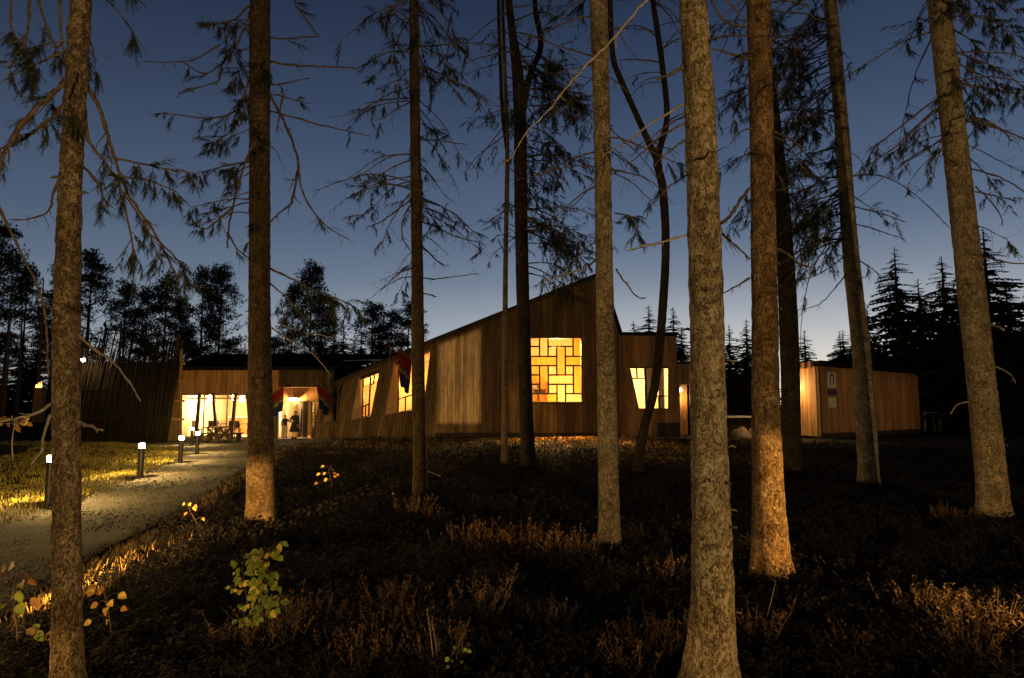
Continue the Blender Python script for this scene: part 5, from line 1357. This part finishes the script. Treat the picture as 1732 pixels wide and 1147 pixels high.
for i_, (u, v, Y) in enumerate(sorted(((8, 383, 46), (-25, 420, 50), (48, 452, 55), (100, 455, 58), (158, 428, 46), (215, 478, 56), (250, 490, 60), (283, 468, 52), (306, 505, 60),
                (345, 455, 54), (376, 450, 56), (498, 488, 60), (528, 448, 56), (548, 500, 62)))):
    far_px(u, v, Y, 'p', 'dark pine behind the palisade and glazed wing, %s from the left' % ORD[i_], GP, rnd.uniform(.8, 1.0))
for u, v, Y, lab in ((631, 514, 62, 'rounded pine showing over the bay wing roof'), (662, 526, 66, 'small pine right of the rounded pine over the bay wing'), (692, 514, 64, 'pine half hidden by the slim trunk above the roof')):
    far_px(u, v, Y, 'p', lab, 'pines over the bay wing', 1.3)
for i_, (u, v, Y) in enumerate(((566, 552, 70), (582, 545, 75), (600, 560, 72), (612, 556, 76), (645, 560, 74), (680, 560, 76), (716, 552, 74), (735, 570, 80), (785, 560, 95))):
    far_px(u, v, Y, 's', 'low dark spruce top behind the bay wing roof, %s from the left' % ORD[i_], 'spruces behind the bay wing', 1.3)
for u, v, Y, lab in ((1072, 540, 74, 'small spruce top left of the pair behind the annex'), (1097, 514, 62, 'pointed spruce behind the annex, left of the crooked tree'), (1138, 517, 64, 'spruce behind the right corner of the annex'), (1152, 552, 66, 'low spruce between annex and thickest trunk'),
                     (1233, 547, 62, 'spruce just right of the thickest trunk'), (1262, 538, 58, 'spruce left of the trunk with the glowing foot'), (1360, 556, 80, 'tiny lone spruce above the shed lamp'), (1425, 556, 62, 'spruce left of the leaning trunk above the shed'),
                     (1466, 512, 58, 'spruce right of the leaning trunk above the shed'), (1512, 413, 52, 'tall pointed spruce above the right half of the shed'), (1552, 468, 58, 'spruce between the two tall pointed ones'), (1592, 430, 50, 'tall pointed spruce left of the rightmost trunk'),
                     (1628, 470, 55, 'spruce touching the rightmost trunk on its left'), (1662, 382, 46, 'tallest spruce behind the rightmost trunk'), (1700, 470, 50, 'spruce right of the rightmost trunk'), (1735, 483, 44, 'spruce at the right edge of the picture')):
    far_px(u, v, Y, 's', lab, 'spruces on the right', rnd.uniform(1.5, 1.85))
for k in range(16):
    u = 1420 + k * 22; far_px(u, rnd.uniform(540, 580), rnd.uniform(56, 66), 's', 'dark spruce filling the woods behind the shed, %s from the left' % ORD[k], 'spruces behind the shed', 1.5)
for k in range(9):
    u = 1180 + k * 13; far_px(u, rnd.uniform(585, 610), rnd.uniform(66, 76), 's', 'low dark spruce in the gap between the two buildings, %s from the left' % ORD[k], 'spruces in the gap', 1.5)
for k in range(26):
    u = -60 + k * 25; far_px(u, rnd.uniform(548, 595), rnd.uniform(66, 84), 's' if k % 3 else 'p', 'low dark tree deep in the woods behind the left wing', 'deep woods at left', 1.5)
# thin bare trunks standing in the woods at far left
for i_, (u, v, Y) in enumerate(sorted(((22, 470, 44), (40, 520, 48), (76, 470, 43), (12, 540, 50), (150, 520, 45), (178, 540, 48), (205, 540, 44)))):
    q = at(u, v, Y); g0 = gz(q.x, Y); t = empty('bare_trunk', (q.x, Y, g0), 'thin bare dark trunk in the woods at far left, %s from the left' % ORD[i_], 'tree', 'bare trunks at far left')
    MB().tube([(q.x, Y, g0 - .2), (q.x + .05, Y, q.z * .5), (q.x + rnd.uniform(-.2, .2), Y, q.z)], [.14, .1, .03], 8).build('trunk', 'far_trunk', t, True)
    for k in range(12):
        z = rnd.uniform(q.z * .4, q.z); a = rnd.uniform(0, 6.28); L = rnd.uniform(.4, 1.2)
        MB().tube([(q.x, Y, z), (q.x + math.cos(a) * L, Y + math.sin(a) * L, z + rnd.uniform(-.3, .2))], [.02, .008], 4, False).build('branch', 'far_trunk', t)

# ------------------------------------------------------------------ ground cover
def in_view(x, y, mrg=1.15): return abs(x) < (y * .75 + 1.5) * mrg
def blades(N, region, h0, h1, w, mat, name, n_per=(3, 6), spread=.05, lean=.5, leafy=0):
    """tufts of narrow blades"""
    v = []; f = []; cnt = 0; tries = 0
    while cnt < N and tries < N * 12:
        tries += 1
        p = region()
        if p is None: continue
        x, y, sc_ = p; cnt += 1; z = gz(x, y)
        for k in range(rnd.randint(*n_per)):
            a = rnd.uniform(0, 6.28); bx, by = x + rnd.gauss(0, spread) * sc_, y + rnd.gauss(0, spread) * sc_
            h = rnd.uniform(h0, h1) * sc_; ln = rnd.uniform(.1, lean) * h; dx, dy = math.cos(a) * ln, math.sin(a) * ln
            ww = w * sc_ * rnd.uniform(.6, 1.2); px_, py_ = -math.sin(a + .8) * ww, math.cos(a + .8) * ww
            i = len(v)
            v += [(bx - px_, by - py_, z - .02), (bx + px_, by + py_, z - .02), (bx + dx * .4 + px_ * .7, by + dy * .4 + py_ * .7, z + h * .6), (bx + dx * .4 - px_ * .7, by + dy * .4 - py_ * .7, z + h * .6), (bx + dx, by + dy, z + h)]
            f += [(i, i + 1, i + 2, i + 3), (i + 3, i + 2, i + 4)]
            for q in range(leafy):
                t = rnd.uniform(.35, 1); c = (bx + dx * t * t, by + dy * t * t, z + h * t); a2 = rnd.uniform(0, 6.28); L = rnd.uniform(.012, .03) * sc_ * 1.3
                i = len(v); ux, uy, uz = math.cos(a2) * L, math.sin(a2) * L, rnd.uniform(-.2, 1) * L
                v += [c, (c[0] + ux - uy * .4, c[1] + uy + ux * .4, c[2] + uz), (c[0] + ux * 1.5, c[1] + uy * 1.5, c[2] + uz * 1.4), (c[0] + ux + uy * .4, c[1] + uy - ux * .4, c[2] + uz)]
                f.append((i, i + 1, i + 2, i + 3))
    m = MB(); m.v = v; m.f = f; return m.build(name, mat)
def reg_mid():
    y = 9 + 18 * rnd.random(); x = rnd.uniform(-1, 1) * (y * .8 + 1.5)
    if pathmask(x, y) > .05 or yardmask(x, y) > .1: return None
    e = path_edges(y)
    if e and x < e[0]: return None
    return x, y, .9 + y * .03
tag(blades(3800, reg_mid, .05, .15, .004, 'heather', 'bilberry_cover', (6, 10), .1, .9, 5), 'dark bilberry scrub between the trunks and the long building', 'bilberry', kind='stuff')
def reg_heather():
    y = 2.2 + 33 * rnd.random() ** 1.8; x = rnd.uniform(-1, 1) * (y * .8 + 1.5)
    if pathmask(x, y) > .05 or yardmask(x, y) > .1: return None
    e = path_edges(y)
    if e and x < e[0]: return None
    d = nz(x, y, 11, .55) + .5 * nz(x, y, 4, 1.7)
    if d < -.25 - .3 * rnd.random(): return None
    return x, y, .75 + y * .022 + .3 * d
tag(blades(6200, reg_heather, .06, .2, .0035, 'heather', 'heather_cover', (6, 10), .07, .8, 6), 'low dark heather and bilberry carpet under the trees', 'heather', kind='stuff')
FEET = [(t_.location.x, t_.location.y, P_[1][1]) for t_, P_, Y_, sp_ in TREES]
def reg_feet():
    x, y, r_ = rnd.choice(FEET); a = rnd.uniform(0, 6.28); d = r_ * rnd.uniform(1.0, 1.5) + abs(rnd.gauss(0, .08))
    return x + math.cos(a) * d, y + math.sin(a) * d, .6 + y * .02
tag(blades(900, reg_feet, .05, .17, .0035, 'heather', 'heather_tufts', (5, 9), .05, .8, 6), 'dark heather tufts crowding the feet of the trunks', 'heather', kind='stuff')
stn = MB()
for k in range(9000):
    y = 5 + 29 * rnd.random() ** 1.7; e = path_edges(y); x = e[0] + (e[1] - e[0]) * rnd.random(); r_ = rnd.uniform(.006, .02) * (1 + y * .03)
    c = Vector((x, y, hz(x, y) + .012 + .015 * nz(x, y, 2, 2.5))); i = len(stn.v); a = rnd.uniform(0, 6.28)
    for q in range(4): stn.v.append((c.x + math.cos(a + q * 1.57) * r_ * rnd.uniform(.7, 1.3), c.y + math.sin(a + q * 1.57) * r_ * rnd.uniform(.7, 1.3), c.z - .004))
    stn.v.append((c.x + rnd.uniform(-.3, .3) * r_, c.y + rnd.uniform(-.3, .3) * r_, c.z + r_ * rnd.uniform(.5, 1)))
    stn.f += [(i, i + 1, i + 4), (i + 1, i + 2, i + 4), (i + 2, i + 3, i + 4), (i + 3, i, i + 4)]
tag(stn.build('gravel_stones', 'stones'), 'loose gravel stones lying on the path', 'gravel', kind='stuff')
def reg_dry():
    y = 24 + 12.5 * rnd.random(); x = rnd.uniform(-8.5, 12.5)
    if pathmask(x, y) > .05 or yardmask(x, y) > .1: return None
    return x, y, 1.4
tag(blades(3600, reg_dry, .04, .12, .012, 'dry_grass', 'dry_grass', (3, 6), .09, 1.0), 'short brown grass in front of the long building', 'grass', kind='stuff')
def reg_lawn():
    y = 6.5 + 27 * rnd.random() ** 1.5; e = path_edges(y); x = e[0] - .0 - 6.5 * rnd.random() ** 1.3 + .25
    if pathmask(x, y) > .55: return None
    return x, y, .8 + y * .02
tag(blades(9000, reg_lawn, .03, .09, .006, 'grass', 'lawn', (3, 6), .05, 1.0), 'short yellow-green lawn lit by the bollards', 'grass', kind='stuff')
def reg_edge():
    y = 5 + 30 * rnd.random() ** 1.4; e = path_edges(y); x = e[1] + rnd.gauss(.15, .25)
    if pathmask(x, y) > .75: return None
    return x, y, .8 + y * .02
tag(blades(1500, reg_edge, .03, .1, .005, 'dry_grass', 'verge_grass', (3, 5), .05, .9), 'sparse dry grass along the right verge of the path', 'grass', kind='stuff')
# fallen leaves and twigs, one litter
lm_ = MB()
for k in range(5200):
    y = 2.3 + 34 * rnd.random() ** 1.7; x = rnd.uniform(-1, 1) * (y * .8 + 1)
    z = gz(x, y) + .012 + rnd.uniform(0, .03); a = rnd.uniform(0, 6.28); L = rnd.uniform(.018, .045) * (1 + y * .02)
    if pathmask(x, y) > .3 and rnd.random() < .8: continue
    if pathmask(x, y) > .3: z = hz(x, y) + .03
    d = Vector((math.cos(a), math.sin(a), rnd.uniform(-.3, .3))) * L; s_ = Vector((-d.y, d.x, rnd.uniform(-.4, .4) * L)) * .55; c = Vector((x, y, z))
    lm_.quad(c - d, c + s_ - d * .1, c + d, c - s_ - d * .1)
tag(lm_.build('leaf_litter', 'leaf_brown'), 'fallen birch leaves scattered over the forest floor', 'leaves', kind='stuff'); lm_ = MB()
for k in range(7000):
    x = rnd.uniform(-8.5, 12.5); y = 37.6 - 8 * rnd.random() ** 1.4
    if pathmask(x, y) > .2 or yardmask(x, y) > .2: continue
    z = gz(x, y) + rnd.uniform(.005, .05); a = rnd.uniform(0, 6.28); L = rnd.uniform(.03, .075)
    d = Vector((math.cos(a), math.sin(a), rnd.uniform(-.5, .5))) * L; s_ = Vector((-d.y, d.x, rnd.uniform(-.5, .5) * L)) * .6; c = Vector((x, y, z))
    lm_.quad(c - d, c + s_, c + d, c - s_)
tag(lm_.build('spill_tinted_leaves', 'leaf_orange'), 'fallen leaves before the long building, coloured amber for the window spill', 'leaves', kind='stuff')  # brighter orange leaf colour stands in for window light on the litter
# heather shrubs that catch the light
def heather_mesh(seed, n=34):
    r = random.Random(seed); st = MB(); lf = MB()
    for k in range(n):
        a = r.uniform(0, 6.28); sp = abs(r.gauss(0, .09)); b = Vector((math.cos(a) * sp, math.sin(a) * sp, -.03)); h = r.uniform(.12, .3)
        d = Vector((math.cos(a) * .4 + r.gauss(0, .2), math.sin(a) * .4 + r.gauss(0, .2), 1)).normalized()
        P = [b, b + d * h * .5, b + d * h + Vector((r.gauss(0, .02), r.gauss(0, .02), 0))]
        st.tube(P, [.0028, .002, .001], 3, False)
        for q in range(16):
            t = r.uniform(.35, 1); c = b + d * h * t; a2 = r.uniform(0, 6.28); L = r.uniform(.012, .028); u = Vector((math.cos(a2), math.sin(a2), r.uniform(.2, 1.2))) * L; v = Vector((-math.sin(a2), math.cos(a2), 0)) * L * .3
            lf.quad(c, c + u * .6 + v, c + u, c + u * .6 - v)
    return st, lf
HM = []
for i in range(3):
    st, lf = heather_mesh(90 + i); ms = bpy.data.meshes.new('stems'); ms.from_pydata(st.v, [], st.f); ms.materials.append(M('twig'))
    ml_ = bpy.data.meshes.new('leaves'); ml_.from_pydata(lf.v, [], lf.f); ml_.materials.append(M('heather_tip')); HM.append((ms, ml_))
HS = [(600, 1060), (640, 1075), (655, 1035), (690, 1020), (705, 1055), (720, 1085), (570, 1110), (745, 1120), (620, 1125), (775, 930), (820, 935), (850, 940), (885, 942), (920, 945), (955, 948), (985, 945),
      (700, 880), (735, 885), (400, 1095), (455, 1100), (500, 1060), (810, 1040), (930, 1060), (1080, 1105), (1120, 1125), (1145, 1105), (1060, 1130), (1590, 890), (1615, 895), (1580, 1040), (1615, 1065), (1650, 1100), (1690, 1085), (1640, 1130), (1560, 1055), (1440, 1120), (1270, 1090), (1130, 985)]
ZONES = [('under the green sapling', lambda u, v: u < 540), ('in the lit patch left of centre', lambda u, v: u < 760 and v > 990), ('beside the slim straight trunk', lambda u, v: u < 760),
         ('between slim and pale trunks', lambda u, v: u < 1000 and v < 1000), ('in the dark middle foreground', lambda u, v: u < 1000), ('by the thickest trunk', lambda u, v: u < 1200),
         ('beside the rightmost trunk', lambda u, v: u > 1500 and v < 950), ('in the right foreground', lambda u, v: True)]
HZ = [next(z for z, (n_, f_) in enumerate(ZONES) if f_(u, v)) for u, v in HS]
def shrub_label(i):
    same = sorted([j for j in range(len(HS)) if HZ[j] == HZ[i]], key=lambda j: HS[j][0])
    return 'small lit heather shrub ' + ZONES[HZ[i]][0] + ('' if len(same) == 1 else ', %s from the left' % ORD[same.index(i)])
for i, (u, v) in enumerate(HS):
    p = gnd(u, v); p.z = gz(p.x, p.y)
    t = empty('heather_shrub', p, shrub_label(i), 'shrub', 'lit heather shrubs'); s_ = rnd.uniform(.75, 1.25) * (1 + p.y * .03); t.scale = (s_, s_, s_); t.rotation_euler.z = rnd.uniform(0, 6.28)
    ms, ml_ = HM[i % 3]
    for nm, d in (('stems', ms), ('leaves', ml_)):
        o = bpy.data.objects.new(nm, d); C.objects.link(o); o.parent = t
# leafy saplings
def leaf(mb, p, d, up, L, w):
    d = d.normalized(); s_ = d.cross(up); s_ = s_.normalized() if s_.length > .01 else Vector((1, 0, 0)); n = s_.cross(d)
    k = len(mb.v)
    ring = [(0, 0), (.12, .3), (.35, .5), (.6, .42), (.82, .22), (1, 0)]
    c = [p + d * L * t - n * L * .1 * (t * t) for t, _ in ring]
    for i, (t, ww) in enumerate(ring):
        mb.v.append(tuple(c[i]))
        if 0 < i < 5: mb.v.append(tuple(c[i] + s_ * ww * w + n * ww * w * .35)); mb.v.append(tuple(c[i] - s_ * ww * w + n * ww * w * .35))
    I = lambda i: k + (0 if i == 0 else 1 + (i - 1) * 3)
    for i in range(5):
        a, b = I(i), I(i + 1)
        if i == 0: mb.f += [(a, b, b + 1), (a, b + 2, b)]
        elif i == 4: mb.f += [(a, b, a + 1), (a, a + 2, b)]
        else: mb.f += [(a, b, b + 1, a + 1), (a, a + 2, b + 2, b)]
def sapling(name, pxs, leaves_n, mat, label, lsz, top_only=.3, spread=.6, stem='twig', rad=.005, Y=None, single=True):
    base = gnd(*pxs[0]); Yb = Y or base.y
    if Y: base = at(*pxs[0], Y)
    base.z = gz(base.x, Yb) - .03
    t = empty(name, base + Vector((0, 0, .03)), label, 'sapling')
    P = [base] + [at(u, v, Yb) for u, v in pxs[1:]]
    Q = [p for p, _ in smooth_pts([(p, 0) for p in P], 5)]; n = len(Q)
    MB().tube(Q, [rad * (1 - .6 * i / (n - 1)) for i in range(n)], 6).build('stem', stem, t, True)
    Ht = (Q[-1] - Q[0]).length; tw = MB(); k = 0
    for i in range(leaves_n):
        f = rnd.uniform(top_only, 1); q = Q[min(int(f * (n - 1)), n - 1)]
        a = rnd.uniform(0, 6.28); d = Vector((math.cos(a), math.sin(a) * .8, rnd.uniform(-.2, .5)))
        L = spread * Ht * rnd.uniform(.15, .5) * (1.2 - .6 * f); e = q + d.normalized() * L
        tw.tube([q, (q + e) / 2 + Vector((0, 0, .02)), e], [rad * .4, rad * .3, rad * .2], 4, False)
        for j in range(1 if single else 3):
            m = MB(); dv = Vector((d.x + rnd.gauss(0, .4), d.y + rnd.gauss(0, .4) - .2, rnd.uniform(-1.0, -.1)))
            c = e if j == 0 else q + (e - q) * rnd.uniform(.4, .9)
            leaf(m, c, dv, Vector((0, -.9, .5)), lsz * rnd.uniform(.6, 1.25), lsz * rnd.uniform(.6, .9)); m.build('leaf', mat if not isinstance(mat, (list, tuple)) else rnd.choice(mat), t, True)
    tag(tw.build('twigs', stem, t), kind='stuff')
sapling('green_sapling', [(430, 1096), (425, 1050), (415, 1000), (408, 930)], 22, ['leaf_green'] * 6 + ['leaf_yellow'], 'second stem of green leaves growing against the green leafy sapling', .042, .35, .4, rad=.003, single=False)
sapling('green_sapling', [(427, 1098), (436, 1050), (446, 1010), (452, 965), (455, 925)], 60, ['leaf_green'] * 6 + ['leaf_yellow'], 'green leafy sapling in the left foreground below the lit trunk foot', .054, .28, .45, rad=.004, single=False)
sapling('orange_sapling', [(190, 1110), (187, 1060), (180, 1020), (172, 985)], 14, ['leaf_orange', 'leaf_orange', 'leaf_yellow'], 'bare orange sapling with large drooping leaves beside the leftmost trunk', .06, .4, .55, 'twig', .0045)
sapling('broadleaf_sapling', [(30, 1120), (28, 1060), (22, 1010), (30, 960)], 22, ['leaf_brown', 'leaf_orange', 'leaf_green'], 'brownish broad leaved sapling at the lower left edge', .085, .3, .7, 'twig', .006)
sapling('yellow_sapling', [(340, 915), (335, 890), (322, 865), (316, 850)], 7, ['leaf_orange', 'leaf_yellow'], 'small yellow leaved sapling on the path edge left of the lit trunk foot', .06, .2, .7)
sapling('yellow_sapling', [(565, 832), (560, 812), (556, 797), (562, 785)], 9, ['leaf_orange', 'leaf_yellow'], 'small yellow leaved sapling on the dark slope right of the lit trunk foot', .085, .3, .9)
sapling('orange_sapling', [(668, 852), (668, 842), (670, 835)], 5, ['leaf_orange'], 'tiny orange seedling left of the slim trunk', .13, .3, 1.0)
sapling('green_sapling', [(770, 1145), (772, 1115), (778, 1085)], 9, ['leaf_green'], 'small bright green seedling in the centre foreground', .035, .3, .7, rad=.003)
sapling('green_sapling', [(1165, 1150), (1164, 1120), (1162, 1095)], 6, ['leaf_green', 'leaf_yellow'], 'tiny yellow green seedling at the foot of the thickest trunk', .03, .3, .6, rad=.002)
sapling('yellow_shrub', [(22, 780), (20, 750), (24, 720), (26, 708)], 16, ['leaf_yellow', 'leaf_orange'], 'lit yellow shrub on the lawn at the far left edge', .22, .65, .8, 'pale_twig', .02, Y=22.0)
sapling('orange_sapling', [(240, 1150), (238, 1142), (240, 1134)], 3, ['leaf_orange'], 'single orange leaf seedling at the bottom edge near the leftmost trunk', .05, .5, .8, rad=.002)
for u0, v0, u1, v1, lab in ((735, 1140, 722, 1030, 'dry brown stalk rising in the centre foreground'), (742, 1130, 730, 1050, 'shorter dry stalk beside the taller one in the centre foreground'), (1290, 1065, 1312, 985, 'single leaning grass stalk at the foot of the glowing trunk')):
    p = gnd(u0, v0); p.z = gz(p.x, p.y); q = at(u1, v1, p.y)
    t = empty('dry_stalk', p, lab, 'stalk')
    MB().tube([p - Vector((0, 0, .02)), (p + q) / 2 + Vector((.005, 0, 0)), q], [.003, .0025, .0015], 5).build('stem', 'pale_twig', t)
    m = MB()
    for k in range(14):
        c = q + Vector((rnd.gauss(0, .006), rnd.gauss(0, .006), rnd.uniform(-.06, .02))); d = Vector((rnd.gauss(0, 1), rnd.gauss(0, 1), rnd.uniform(0, 1))).normalized() * .014
        m.quad(c, c + d + Vector((.003, 0, 0)), c + d * 1.3)
    m.build('seed_head', 'heather_tip', t)
